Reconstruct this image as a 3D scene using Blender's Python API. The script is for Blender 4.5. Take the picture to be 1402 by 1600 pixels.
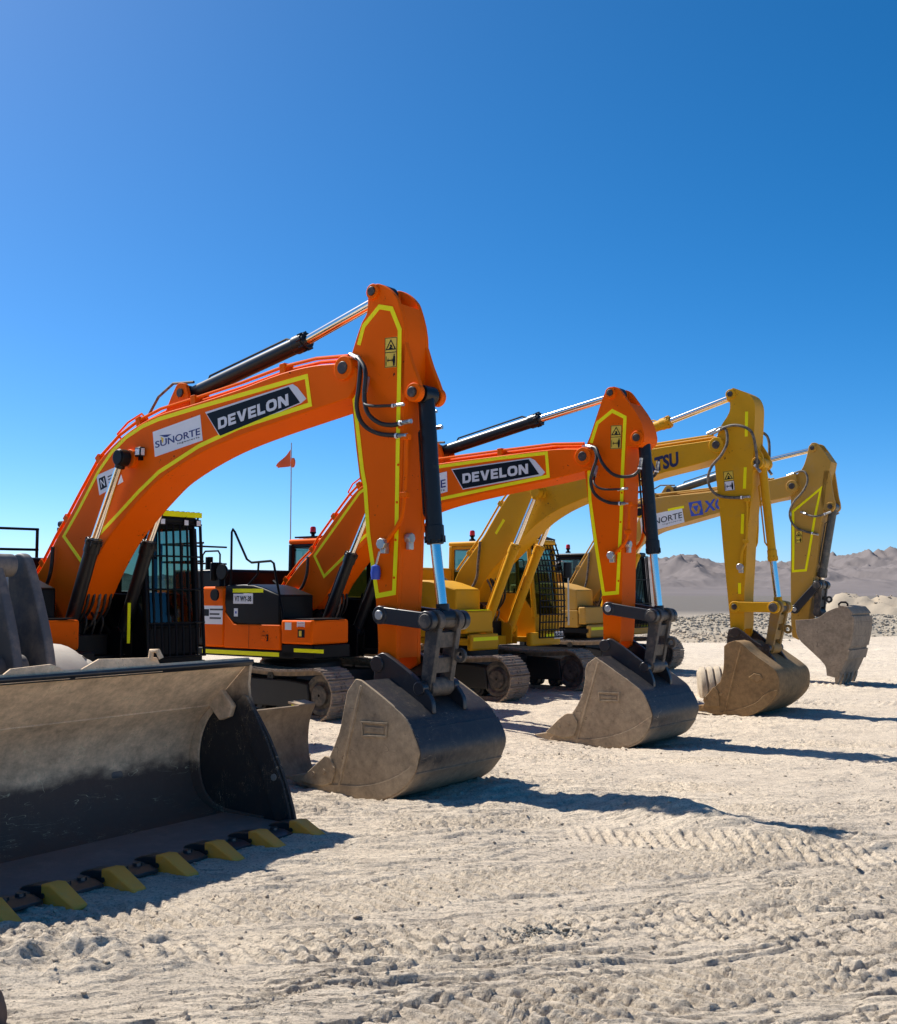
import bpy, bmesh, math, random
import numpy as np
from mathutils import Vector, Matrix
rad = math.radians
for o in list(bpy.data.objects): bpy.data.objects.remove(o)
SC = bpy.context.scene
COL = SC.collection

# ------------------------------------------------------------------ camera
cam_d = bpy.data.cameras.new('camera'); cam = bpy.data.objects.new('camera', cam_d); COL.objects.link(cam)
cam_d.sensor_fit = 'HORIZONTAL'; cam_d.sensor_width = 36.0; cam_d.lens = 36.0*1700/1402
cam.location = (0, 0, 2.0); cam.rotation_euler = (rad(90)+math.atan(125/1700), 0, 0)
cam_d.clip_start = .05; cam_d.clip_end = 9000
SC.camera = cam
# ------------------------------------------------------------------ sky and sun
SUN_EL, SHADOW_AZ = 48.0, -37.0            # shadows run along this heading (deg from +X)
sdir = Vector((math.cos(rad(SHADOW_AZ))*math.cos(rad(SUN_EL)), math.sin(rad(SHADOW_AZ))*math.cos(rad(SUN_EL)), -math.sin(rad(SUN_EL))))
W = bpy.data.worlds.new('World'); SC.world = W; W.use_nodes = True
nt = W.node_tree; bg = nt.nodes['Background']
sky = nt.nodes.new('ShaderNodeTexSky'); sky.sky_type = 'NISHITA'; sky.sun_disc = False
sky.sun_elevation = rad(SUN_EL); sky.sun_rotation = math.atan2(-sdir.x, -sdir.y)
sky.altitude = 2000; sky.air_density = 0.69; sky.dust_density = 2.55; sky.ozone_density = 5.6
hsv = nt.nodes.new('ShaderNodeHueSaturation'); hsv.inputs['Saturation'].default_value = 1.29; hsv.inputs['Hue'].default_value = .4935
nt.links.new(sky.outputs[0], hsv.inputs['Color']); nt.links.new(hsv.outputs[0], bg.inputs['Color'])
bg.inputs['Strength'].default_value = 0.112
sun_d = bpy.data.lights.new('sun', 'SUN'); sun_d.energy = 5.0; sun_d.angle = rad(.53); sun_d.color = (1, .95, .87)
sun = bpy.data.objects.new('sun', sun_d); COL.objects.link(sun)
sun.rotation_euler = sdir.to_track_quat('-Z', 'Y').to_euler(); sun.location = (-30, 30, 40)
SC.cycles.use_denoising = True
vs = SC.view_settings; vs.view_transform = 'Standard'; vs.look = 'None'; vs.gamma = 1; vs.exposure = 0.6; vs.use_curve_mapping = False

# ------------------------------------------------------------------ mesh helpers
class MB:
    def __init__(s): s.v = []; s.f = []
    def add(s, v, f):
        n = len(s.v); s.v += [tuple(p) for p in v]; s.f += [tuple(i+n for i in q) for q in f]; return s
    def box(s, x0, x1, y0, y1, z0, z1):
        return s.add([(x0,y0,z0),(x1,y0,z0),(x1,y1,z0),(x0,y1,z0),(x0,y0,z1),(x1,y0,z1),(x1,y1,z1),(x0,y1,z1)],
                     [(3,2,1,0),(4,5,6,7),(0,1,5,4),(1,2,6,5),(2,3,7,6),(3,0,4,7)])
    def prism(s, poly, l0, l1):          # (s,z) outline pushed through the lateral axis
        n = len(poly); v = [(a, l0, b) for a, b in poly]+[(a, l1, b) for a, b in poly]
        return s.add(v, [tuple(range(n)), tuple(range(2*n-1, n-1, -1))]+[(i, i+n, (i+1) % n+n, (i+1) % n) for i in range(n)])
    def slab(s, poly, z0, z1):           # (x,y) outline pushed upward
        n = len(poly); v = [(a, b, z0) for a, b in poly]+[(a, b, z1) for a, b in poly]
        return s.add(v, [tuple(range(n-1, -1, -1)), tuple(range(n, 2*n))]+[(i, (i+1) % n, (i+1) % n+n, i+n) for i in range(n)])
    def front(s, poly, x0, x1):          # (l,z) outline pushed through the forward axis
        n = len(poly); v = [(x0, a, b) for a, b in poly]+[(x1, a, b) for a, b in poly]
        return s.add(v, [tuple(range(n)), tuple(range(2*n-1, n-1, -1))]+[(i, i+n, (i+1) % n+n, (i+1) % n) for i in range(n)])
    def tube(s, p0, p1, r0, r1=None, n=18):
        return s.path([p0, p1], r0, n, r1)
    def path(s, pts, r, n=8, r1=None, closed=False):
        P = [Vector(p) for p in pts]; m = len(P)
        up = None; rings = []
        for i, p in enumerate(P):
            if closed: t = P[(i+1) % m]-P[i-1]
            else: t = (P[min(i+1, m-1)]-P[max(i-1, 0)])
            t.normalize()
            if up is None:
                up = Vector((0, 0, 1)) if abs(t.z) < .9 else Vector((1, 0, 0))
            u = (up-t*up.dot(t)).normalized(); w = t.cross(u); up = u
            rr = r if r1 is None else r+(r1-r)*i/(m-1)
            rings.append([p+u*(rr*math.cos(2*math.pi*k/n))+w*(rr*math.sin(2*math.pi*k/n)) for k in range(n)])
        v = [q for g in rings for q in g]; f = []
        for i in range(m if closed else m-1):
            a = i*n; b = ((i+1) % m)*n
            f += [(a+k, a+(k+1) % n, b+(k+1) % n, b+k) for k in range(n)]
        if not closed: f += [tuple(range(n-1, -1, -1)), tuple(range((m-1)*n, m*n))]
        return s.add(v, f)
    def disc(s, x, z, r, l0, l1, n=24):  # cylinder across the machine
        return s.tube((x, l0, z), (x, l1, z), r, None, n)
    def lathe(s, prof, c, axis='y', n=32):
        v = []; f = []; m = len(prof)
        for k in range(n):
            a = 2*math.pi*k/n
            for r, h in prof:
                if axis == 'y': v.append((c[0]+r*math.cos(a), c[1]+h, c[2]+r*math.sin(a)))
                else: v.append((c[0]+r*math.cos(a), c[1]+r*math.sin(a), c[2]+h))
        for k in range(n):
            for i in range(m-1): f.append((k*m+i, k*m+i+1, ((k+1) % n)*m+i+1, ((k+1) % n)*m+i))
        return s.add(v, f)
    def strip(s, pts, w, l0, l1, closed=False):   # flat band along a line in the (s,z) plane
        n = len(pts); A = []; B = []
        P = [Vector(p) for p in pts]
        for i in range(n):
            if closed: a, b = P[i-1], P[(i+1) % n]
            else: a, b = P[max(i-1, 0)], P[min(i+1, n-1)]
            d0 = (P[i]-a) if (P[i]-a).length > 1e-6 else (b-P[i]); d1 = (b-P[i]) if (b-P[i]).length > 1e-6 else d0
            d0.normalize(); d1.normalize(); t = (d0+d1).normalized(); nn = Vector((-t.y, t.x))
            k = 1/max(.4, nn.dot(Vector((-d0.y, d0.x)))); A.append(P[i]+nn*w*.5*k); B.append(P[i]-nn*w*.5*k)
        for i in range(n if closed else n-1):
            j = (i+1) % n; s.prism([A[i], A[j], B[j], B[i]], l0, l1)
        return s
    def build(s, name, mat, parent=None, bevel=0, seg=2, smooth=35):
        me = bpy.data.meshes.new(name); me.from_pydata([tuple(p) for p in s.v], [], s.f); me.update()
        bm = bmesh.new(); bm.from_mesh(me); bmesh.ops.recalc_face_normals(bm, faces=bm.faces); bm.to_mesh(me); bm.free()
        return link(name, me, mat, parent, bevel, seg, smooth)
def link(name, me, mat, parent=None, bevel=0, seg=2, smooth=35):
    me.materials.clear(); me.materials.append(mat)
    me.polygons.foreach_set('use_smooth', [True]*len(me.polygons))
    if smooth < 180: me.set_sharp_from_angle(angle=rad(smooth))
    o = bpy.data.objects.new(name, me); COL.objects.link(o)
    if parent is not None: o.parent = parent
    if bevel:
        b = o.modifiers.new('bevel', 'BEVEL'); b.width = bevel; b.segments = seg; b.limit_method = 'ANGLE'; b.angle_limit = rad(38)
    return o
def empty(name, loc, rz, label, cat, group=None):
    o = bpy.data.objects.new(name, None); COL.objects.link(o); o.empty_display_size = .3
    o.location = loc; o.rotation_euler = (0, 0, rz); o['label'] = label; o['category'] = cat
    if group: o['group'] = group
    return o
def tag(o, label, cat=None, group=None, kind=None):
    o['label'] = label
    if cat: o['category'] = cat
    if group: o['group'] = group
    if kind: o['kind'] = kind
    return o
def curve(pts, closed=True, k=4, corner=42):   # rounds an outline but keeps its sharp corners
    P = [Vector(p) for p in pts]; n = len(P); out = []
    def tan(i):
        if not closed and (i == 0 or i == n-1): return None
        a = P[i]-P[i-1]; b = P[(i+1) % n]-P[i]
        if a.length < 1e-6 or b.length < 1e-6 or math.degrees(a.angle(b)) > corner: return None
        return (P[(i+1) % n]-P[i-1])
    for i in range(n if closed else n-1):
        p, q = P[i], P[(i+1) % n]; d = (q-p).length
        t0, t1 = tan(i), tan((i+1) % n)
        m0 = (t0.normalized()*d) if t0 else (q-p); m1 = (t1.normalized()*d) if t1 else (q-p)
        kk = k if (t0 or t1) else 1
        for j in range(kk):
            t = j/kk; h = 2*t**3-3*t*t+1, t**3-2*t*t+t, -2*t**3+3*t*t, t**3-t*t
            out.append(tuple(p*h[0]+m0*h[1]+q*h[2]+m1*h[3]))
    if not closed: out.append(tuple(P[-1]))
    return out
def clip(poly, a, b, c):     # keep a*x+b*y<=c
    out = []
    for i in range(len(poly)):
        p, q = poly[i-1], poly[i]; dp = a*p[0]+b*p[1]-c; dq = a*q[0]+b*q[1]-c
        if (dp <= 0) != (dq <= 0):
            t = dp/(dp-dq); out.append((p[0]+(q[0]-p[0])*t, p[1]+(q[1]-p[1])*t))
        if dq <= 0: out.append(tuple(q))
    return out
def lettering(name, body, p0, p1, cap, l, mat, parent, bold=.02, shear=0.0, thick=.003, spacing=1.0):
    """words lying on the side face: baseline p0->p1, cap = top of the first letter"""
    cu = bpy.data.curves.new(name, 'FONT'); cu.body = body; cu.size = 1; cu.offset = bold; cu.shear = shear; cu.resolution_u = 4; cu.space_character = spacing
    ob = bpy.data.objects.new('tmp', cu); COL.objects.link(ob)
    bpy.context.view_layer.update()
    me = bpy.data.meshes.new_from_object(ob); bpy.data.objects.remove(ob)
    co = np.array([v.co[:] for v in me.vertices]); x0, x1 = co[:, 0].min(), co[:, 0].max(); y0, y1 = co[:, 1].min(), co[:, 1].max()
    P0, P1, C = (np.array(p) for p in (p0, p1, cap)); U = (P1-P0)/(x1-x0); V = (C-P0)/(y1-y0)
    for v, c in zip(me.vertices, co):
        q = P0+U*(c[0]-x0)+V*(c[1]-y0); v.co = (q[0], l, q[1])
    bm = bmesh.new(); bm.from_mesh(me)
    r = bmesh.ops.extrude_face_region(bm, geom=bm.faces[:])
    bmesh.ops.translate(bm, vec=(0, -thick, 0), verts=[e for e in r['geom'] if isinstance(e, bmesh.types.BMVert)])
    bmesh.ops.recalc_face_normals(bm, faces=bm.faces); bm.to_mesh(me); bm.free()
    return link(name, me, mat, parent)

GLY = {  # heavy square capitals: width, then polygons (single outlines) or outline pairs (outer, inner)
    'D': (1.0, [([(0, 0), (.70, 0), (.90, .10), (1, .30), (1, .70), (.90, .90), (.70, 1), (0, 1)], [(.30, .24), (.60, .24), (.68, .28), (.72, .37), (.72, .63), (.68, .72), (.60, .76), (.30, .76)])]),
    'E': (.84, [[(0, 0), (1, 0), (1, .235), (.34, .235), (.34, .39), (.92, .39), (.92, .61), (.34, .61), (.34, .765), (1, .765), (1, 1), (0, 1)]]),
    'V': (1.08, [[(0, 1), (.36, 0), (.64, 0), (1, 1), (.70, 1), (.50, .36), (.30, 1)]]),
    'L': (.80, [[(0, 0), (1, 0), (1, .245), (.36, .245), (.36, 1), (0, 1)]]),
    'O': (1.10, [([(.28, 0), (.72, 0), (.91, .11), (1, .31), (1, .69), (.91, .89), (.72, 1), (.28, 1), (.09, .89), (0, .69), (0, .31), (.09, .11)], [(.38, .24), (.62, .24), (.70, .29), (.735, .38), (.735, .62), (.70, .71), (.62, .76), (.38, .76), (.30, .71), (.265, .62), (.265, .38), (.30, .29)])]),
    'N': (1.04, [[(0, 0), (.27, 0), (.27, .58), (.70, 0), (1, 0), (1, 1), (.73, 1), (.73, .42), (.30, 1), (0, 1)]])}
def block_letters(word, p0, p1, cap, l, mat_, parent, gap=.14, thick=.002):
    P0, P1, C = (Vector(p) for p in (p0, p1, cap)); tot = sum(GLY[c][0] for c in word)+gap*(len(word)-1); x = 0
    for ch in word:
        w, shapes = GLY[ch]; mp = lambda q: tuple(P0+(P1-P0)*((x+q[0]*w)/tot)+(C-P0)*q[1]); mb = MB()
        for sh in shapes:
            if isinstance(sh, tuple):
                o, i = [mp(q) for q in sh[0]], [mp(q) for q in sh[1]]; n = len(o)
                v = [(q[0], l, q[1]) for q in o+i]+[(q[0], l-thick, q[1]) for q in o+i]; F = []
                for k in range(n): j = (k+1) % n; F += [(k, j, n+j, n+k), (2*n+k, 3*n+k, 3*n+j, 2*n+j), (k, 2*n+k, 2*n+j, j), (n+k, n+j, 3*n+j, 3*n+k)]
                mb.add(v, F)
            else: mb.prism([mp(q) for q in sh], l-thick, l)
        mb.build('letter', mat_, parent); x += w+gap

# ------------------------------------------------------------------ materials
MATS = {}
def mat(name, col, rough=.5, metal=0.0, dust=0.0, dcol=(.36, .29, .21), scale=3.0, bump=.0, bscale=60.0, up=.0, spec=.5, var=.12, coat=0.0, chips=0.0):
    """painted or bare metal with blotchy variation, a film of desert dust and fine relief"""
    m = bpy.data.materials.new(name); m.use_nodes = True; t = m.node_tree; N = t.nodes; L = t.links
    b = N['Principled BSDF']; b.inputs['Metallic'].default_value = metal; b.inputs['Specular IOR Level'].default_value = spec
    b.inputs['Coat Weight'].default_value = coat; b.inputs['Coat Roughness'].default_value = .15
    tc = N.new('ShaderNodeTexCoord')
    n1 = N.new('ShaderNodeTexNoise'); n1.inputs['Scale'].default_value = scale; n1.inputs['Detail'].default_value = 8; n1.inputs['Roughness'].default_value = .65
    L.new(tc.outputs['Object'], n1.inputs['Vector'])
    mx = N.new('ShaderNodeMix'); mx.data_type = 'RGBA'
    mx.inputs['A'].default_value = (*[c*(1-var) for c in col], 1); mx.inputs['B'].default_value = (*[min(1, c*(1+var)) for c in col], 1)
    L.new(n1.outputs['Fac'], mx.inputs['Factor'])
    out = mx.outputs['Result']; rsock = None
    if dust > 0:
        n2 = N.new('ShaderNodeTexNoise'); n2.inputs['Scale'].default_value = scale*1.7; n2.inputs['Detail'].default_value = 10; n2.inputs['Roughness'].default_value = .7
        mp = N.new('ShaderNodeMapping'); mp.inputs['Location'].default_value = (7.1, 3.3, 1.7); L.new(tc.outputs['Object'], mp.inputs['Vector']); L.new(mp.outputs[0], n2.inputs['Vector'])
        r = N.new('ShaderNodeMapRange'); r.inputs['From Min'].default_value = .62-dust*.45; r.inputs['From Max'].default_value = .78-dust*.28
        r.inputs['To Max'].default_value = min(1, .25+dust*.75) if dust >= .15 else dust*2.2
        L.new(n2.outputs['Fac'], r.inputs['Value']); fac = r.outputs[0]
        if up:
            g = N.new('ShaderNodeNewGeometry'); sx = N.new('ShaderNodeSeparateXYZ'); L.new(g.outputs['Normal'], sx.inputs[0])
            r2 = N.new('ShaderNodeMapRange'); r2.inputs['From Min'].default_value = .2; r2.inputs['From Max'].default_value = .95; r2.inputs['To Max'].default_value = up
            L.new(sx.outputs['Z'], r2.inputs['Value']); ad = N.new('ShaderNodeMath'); ad.operation = 'ADD'; ad.use_clamp = True
            L.new(fac, ad.inputs[0]); L.new(r2.outputs[0], ad.inputs[1]); fac = ad.outputs[0]
        m2 = N.new('ShaderNodeMix'); m2.data_type = 'RGBA'; m2.inputs['B'].default_value = (*dcol, 1)
        L.new(fac, m2.inputs['Factor']); L.new(out, m2.inputs['A']); out = m2.outputs['Result']
        r3 = N.new('ShaderNodeMapRange'); r3.inputs['To Min'].default_value = rough; r3.inputs['To Max'].default_value = .95
        L.new(fac, r3.inputs['Value']); L.new(r3.outputs[0], b.inputs['Roughness'])
        if metal:
            r4 = N.new('ShaderNodeMapRange'); r4.inputs['To Min'].default_value = metal; r4.inputs['To Max'].default_value = 0; L.new(fac, r4.inputs['Value']); L.new(r4.outputs[0], b.inputs['Metallic'])
    else: b.inputs['Roughness'].default_value = rough
    if chips:   # knocks and stains in the paint
        c1 = N.new('ShaderNodeTexNoise'); c1.inputs['Scale'].default_value = 17; c1.inputs['Detail'].default_value = 5; c1.inputs['Roughness'].default_value = .7
        c2 = N.new('ShaderNodeTexNoise'); c2.inputs['Scale'].default_value = 1.1; c2.inputs['Detail'].default_value = 3
        for q in (c1, c2): L.new(tc.outputs['Object'], q.inputs['Vector'])
        ad2 = N.new('ShaderNodeMath'); ad2.operation = 'MULTIPLY_ADD'; ad2.inputs[1].default_value = .45; L.new(c2.outputs['Fac'], ad2.inputs[0]); L.new(c1.outputs['Fac'], ad2.inputs[2])
        rc = N.new('ShaderNodeMapRange'); rc.inputs['From Min'].default_value = .925-.03*chips; rc.inputs['From Max'].default_value = .965; L.new(ad2.outputs[0], rc.inputs['Value'])
        mc = N.new('ShaderNodeMix'); mc.data_type = 'RGBA'; mc.inputs['B'].default_value = (.05, .018, .010, 1); L.new(rc.outputs[0], mc.inputs['Factor']); L.new(out, mc.inputs['A']); out = mc.outputs['Result']
    L.new(out, b.inputs['Base Color'])
    if bump:
        n3 = N.new('ShaderNodeTexNoise'); n3.inputs['Scale'].default_value = bscale; n3.inputs['Detail'].default_value = 6
        L.new(tc.outputs['Object'], n3.inputs['Vector']); bp = N.new('ShaderNodeBump'); bp.inputs['Strength'].default_value = bump; bp.inputs['Distance'].default_value = .01
        L.new(n3.outputs['Fac'], bp.inputs['Height']); L.new(bp.outputs[0], b.inputs['Normal'])
    MATS[name] = m; return m
ORANGE = mat('orange_paint', (.84, .122, .0006), .5, dust=.05, dcol=(.42, .20, .09), scale=1.3, up=.06, var=.08, bump=.05, bscale=25, spec=.06, chips=.5)
YELLOW = mat('golden_yellow_paint', (.63, .315, .010), .48, dust=.14, dcol=(.36, .22, .09), scale=1.5, up=.15, spec=.12, chips=.8, bump=.05, bscale=25)
TAN = mat('tan_yellow_paint', (.48, .26, .045), .5, dust=.2, dcol=(.40, .27, .15), scale=1.5, up=.25, spec=.15, chips=.6, bump=.05, bscale=25)
BLACK = mat('black_paint', (.006, .006, .007), .38, dust=.02, scale=2.2, up=.03, spec=.12)
CYLB = mat('cylinder_black_paint', (.008, .009, .011), .34, dust=.05, scale=3, up=.04, spec=.3)
NAVY = mat('dark_steel_paint', (.017, .019, .024), .34, dust=.07, scale=2.4, up=.05)
CHROME = mat('chrome_rod', (.82, .77, .70), .13, metal=1.0, scale=6, var=.04)
TAPE = mat('reflective_tape', (1.0, .86, .0), .5, scale=12, var=.07, dust=.05, spec=.2)
TAPEG = mat('lime_reflective_tape', (.95, .93, .0), .5, scale=12, var=.07, dust=.05, spec=.2)
WHITE = mat('white_vinyl', (.74, .74, .76), .45, scale=8, var=.05, dust=.04)
DECAL = mat('dark_decal_vinyl', (.004, .007, .012), .45, scale=8, spec=.12)
SILVER = mat('silver_letter_vinyl', (.62, .62, .65), .4, scale=8, var=.04)
INKBLUE = mat('blue_ink', (.006, .010, .06), .5, scale=8)
INKSIGN = mat('sign_blue_ink', (.010, .020, .15), .5, scale=8)
INKGREY = mat('grey_ink', (.03, .033, .04), .5, scale=8)
INKYEL = mat('yellow_ink', (.75, .5, .02), .5, scale=8)
STICK = mat('yellow_sticker', (.74, .5, .04), .5, scale=8, var=.05)
RUBBER = mat('black_hose_rubber', (.012, .012, .012), .5, dust=.10, scale=9)
DUSTHOSE = mat('dusty_hose_rubber', (.05, .045, .04), .6, dust=.45, scale=9)
FIT = mat('zinc_fitting', (.5, .5, .48), .4, metal=.8, scale=9, dust=.15)
STEEL = mat('track_steel', (.16, .125, .095), .6, metal=.2, dust=.6, dcol=(.36, .27, .19), scale=5, up=.3, bump=.2)
UNDER = mat('undercarriage_black', (.010, .010, .010), .6, dust=.10, dcol=(.13, .10, .075), scale=2.5, up=.15)
LINKM = mat('dusty_link_steel', (.035, .033, .032), .5, dust=.42, dcol=(.27, .205, .145), scale=5, up=.1)
RUST = mat('greasy_dark_steel', (.035, .022, .015), .5, dust=.2, scale=6)
TOOTHY = mat('yellow_tooth_paint', (1.0, .355, .04), .6, dust=.15, dcol=(.55, .38, .17), scale=6, bump=.25, bscale=50)
LENS = mat('lamp_lens', (.75, .76, .78), .15, scale=10, var=.03)
REDL = mat('red_lens', (.55, .02, .015), .25, scale=9)
FLAGM = mat('orange_flag_cloth', (.85, .16, .04), .8, scale=9)
SKIN = mat('pale_grey_rail', (.55, .55, .55), .45, scale=9)
SEATM = mat('seat_fabric', (.02, .02, .022), .9, scale=9)
KRAFT = mat('cardboard', (.20, .125, .07), .9, scale=9)
def glass_mat():
    m = bpy.data.materials.new('tinted_glass'); m.use_nodes = True; N = m.node_tree.nodes; L = m.node_tree.links
    N.remove(N['Principled BSDF']); t = N.new('ShaderNodeBsdfTransparent'); t.inputs[0].default_value = (.30, .44, .42, 1)
    g = N.new('ShaderNodeBsdfGlossy'); g.inputs['Roughness'].default_value = .03; g.inputs['Color'].default_value = (.9, .95, .95, 1)
    lw = N.new('ShaderNodeLayerWeight'); lw.inputs['Blend'].default_value = .5; pw = N.new('ShaderNodeMath'); pw.operation = 'POWER'; pw.inputs[1].default_value = 5; L.new(lw.outputs['Facing'], pw.inputs[0]); f = N.new('ShaderNodeMath'); f.operation = 'MULTIPLY_ADD'; f.inputs[1].default_value = .9; f.inputs[2].default_value = .045; L.new(pw.outputs[0], f.inputs[0]); x = N.new('ShaderNodeMixShader')
    L.new(f.outputs[0], x.inputs[0]); L.new(t.outputs[0], x.inputs[1]); L.new(g.outputs[0], x.inputs[2]); L.new(x.outputs[0], N['Material Output'].inputs['Surface'])
    return m
GLASS = glass_mat()
def bucket_mat(name, dark, tan, zmid, soft, rough=.45, axis='Z', flip=False, streak=(1, 1, 1), pat=.16, rag=.55):
    """black paint worn and powdered: the dust line lies at a height on the bucket with a ragged border"""
    m = bpy.data.materials.new(name); m.use_nodes = True; t = m.node_tree; N = t.nodes; L = t.links; b = N['Principled BSDF']
    tc = N.new('ShaderNodeTexCoord'); sx = N.new('ShaderNodeSeparateXYZ'); L.new(tc.outputs['Object'], sx.inputs[0])
    mp = N.new('ShaderNodeMapping'); mp.inputs['Scale'].default_value = streak; L.new(tc.outputs['Object'], mp.inputs[0])
    n = N.new('ShaderNodeTexNoise'); n.inputs['Scale'].default_value = 3.2; n.inputs['Detail'].default_value = 10; n.inputs['Roughness'].default_value = .68; L.new(mp.outputs[0], n.inputs['Vector'])
    a = N.new('ShaderNodeMath'); a.operation = 'MULTIPLY_ADD'; a.inputs[1].default_value = rag; L.new(n.outputs['Fac'], a.inputs[0]); L.new(sx.outputs[axis], a.inputs[2])
    r = N.new('ShaderNodeMapRange'); r.interpolation_type = 'SMOOTHSTEP'; lo, hi = zmid-soft+rag*.5, zmid+soft+rag*.5
    r.inputs['From Min'].default_value = lo; r.inputs['From Max'].default_value = hi
    r.inputs['To Min'].default_value = 0 if flip else 1; r.inputs['To Max'].default_value = 1 if flip else 0
    L.new(a.outputs[0], r.inputs['Value'])
    n2 = N.new('ShaderNodeTexNoise'); n2.inputs['Scale'].default_value = 14; n2.inputs['Detail'].default_value = 9; n2.inputs['Roughness'].default_value = .75; L.new(tc.outputs['Object'], n2.inputs['Vector'])
    c1 = N.new('ShaderNodeMix'); c1.data_type = 'RGBA'; c1.inputs['A'].default_value = (*[c*.45 for c in tan], 1); c1.inputs['B'].default_value = (*[c*1.5 for c in tan], 1)
    na = N.new('ShaderNodeMath'); na.operation = 'ADD'; L.new(n.outputs['Fac'], na.inputs[0]); L.new(n2.outputs['Fac'], na.inputs[1]); nb_ = N.new('ShaderNodeMapRange'); nb_.inputs['From Min'].default_value = .62; nb_.inputs['From Max'].default_value = 1.38; L.new(na.outputs[0], nb_.inputs['Value']); L.new(nb_.outputs[0], c1.inputs['Factor'])
    c0 = N.new('ShaderNodeMix'); c0.data_type = 'RGBA'; c0.inputs['A'].default_value = (*dark, 1); c0.inputs['B'].default_value = (*[d*(1-pat)+t_*pat for d, t_ in zip(dark, tan)], 1)
    r5 = N.new('ShaderNodeMapRange'); r5.inputs['From Min'].default_value = .48; r5.inputs['From Max'].default_value = .75; L.new(n2.outputs['Fac'], r5.inputs['Value']); L.new(r5.outputs[0], c0.inputs['Factor'])
    c = N.new('ShaderNodeMix'); c.data_type = 'RGBA'; L.new(r.outputs[0], c.inputs['Factor']); L.new(c0.outputs['Result'], c.inputs['A']); L.new(c1.outputs['Result'], c.inputs['B'])
    res = c.outputs['Result']
    for sc_, rt, w_, cl in (((2.2, 30, 2.2), (.5, .5, .2), .0045, [t_*.30 for t_ in tan]), ((30, 3, 5), (.2, .9, .4), .006, [min(.8, t_*1.5) for t_ in tan]), ((1.5, 4, 26), (.4, .2, .1), .004, [t_*.4 for t_ in tan])):
        ms = N.new('ShaderNodeMapping'); ms.inputs['Scale'].default_value = sc_; ms.inputs['Rotation'].default_value = rt; L.new(tc.outputs['Object'], ms.inputs[0])
        ns = N.new('ShaderNodeTexNoise'); ns.inputs['Scale'].default_value = 1.1; ns.inputs['Detail'].default_value = 2; L.new(ms.outputs[0], ns.inputs['Vector'])
        d_ = N.new('ShaderNodeMath'); d_.operation = 'SUBTRACT'; d_.inputs[1].default_value = .5; L.new(ns.outputs['Fac'], d_.inputs[0]); ab = N.new('ShaderNodeMath'); ab.operation = 'ABSOLUTE'; L.new(d_.outputs[0], ab.inputs[0])
        rs_ = N.new('ShaderNodeMapRange'); rs_.inputs['From Min'].default_value = 0; rs_.inputs['From Max'].default_value = w_; rs_.inputs['To Min'].default_value = 1; rs_.inputs['To Max'].default_value = 0; L.new(ab.outputs[0], rs_.inputs['Value'])
        gate = N.new('ShaderNodeMapRange'); gate.inputs['From Min'].default_value = .50; gate.inputs['From Max'].default_value = .60; L.new(n.outputs['Fac'], gate.inputs['Value'])
        mu = N.new('ShaderNodeMath'); mu.operation = 'MULTIPLY'; L.new(rs_.outputs[0], mu.inputs[0]); L.new(gate.outputs[0], mu.inputs[1])
        mx_ = N.new('ShaderNodeMix'); mx_.data_type = 'RGBA'; mx_.inputs['B'].default_value = (*cl, 1); L.new(mu.outputs[0], mx_.inputs['Factor']); L.new(res, mx_.inputs['A']); res = mx_.outputs['Result']
    L.new(res, b.inputs['Base Color'])
    rr = N.new('ShaderNodeMapRange'); rr.inputs['To Min'].default_value = rough; rr.inputs['To Max'].default_value = .9; L.new(r.outputs[0], rr.inputs['Value']); L.new(rr.outputs[0], b.inputs['Roughness'])
    # scratches and grain
    mp2 = N.new('ShaderNodeMapping'); mp2.inputs['Scale'].default_value = (5, 40, 5); mp2.inputs['Rotation'].default_value = (.5, .4, .3); L.new(tc.outputs['Object'], mp2.inputs[0])
    n3 = N.new('ShaderNodeTexNoise'); n3.inputs['Scale'].default_value = 3; n3.inputs['Detail'].default_value = 6; L.new(mp2.outputs[0], n3.inputs['Vector'])
    ad = N.new('ShaderNodeMath'); ad.operation = 'ADD'; L.new(n3.outputs['Fac'], ad.inputs[0]); L.new(n2.outputs['Fac'], ad.inputs[1])
    bp = N.new('ShaderNodeBump'); bp.inputs['Strength'].default_value = .22; bp.inputs['Distance'].default_value = .01; L.new(ad.outputs[0], bp.inputs['Height']); L.new(bp.outputs[0], b.inputs['Normal'])
    return m
DTAN = (.36, .265, .165)
BSHELL = bucket_mat('bucket_shell_black_to_dust', (.026, .025, .027), (.34, .25, .16), .31, .17, rough=.5)
BSIDE = bucket_mat('bucket_side_dust', (.05, .045, .04), DTAN, 9, .1)
BBROWN = bucket_mat('bucket_brown_dust', (.05, .045, .04), (.27, .165, .07), 9, .1)
BGREY = bucket_mat('bucket_grey_dust', (.05, .048, .046), (.27, .21, .15), 9, .1)
LSHELL = bucket_mat('loader_bucket_dust', (.105, .070, .055), (.68, .49, .31), .50, .07, rough=.9, flip=True, streak=(1, .8, 1.6), pat=.03, rag=.27)
LSIDE = bucket_mat('loader_side_black', (.022, .020, .020), (.48, .35, .22), 1.10, .12, rough=.75, flip=True, pat=.03, rag=.3)
LARM = mat('loader_arm_grey', (.06, .066, .075), .5, dust=.35, dcol=(.30, .25, .20), scale=2.5, up=.2, bump=.2, bscale=12)
TYREM = mat('dusty_tyre_rubber', (.06, .055, .05), .85, dust=.75, dcol=(.46, .40, .32), scale=4, up=.5, bump=.3, bscale=30)
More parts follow.
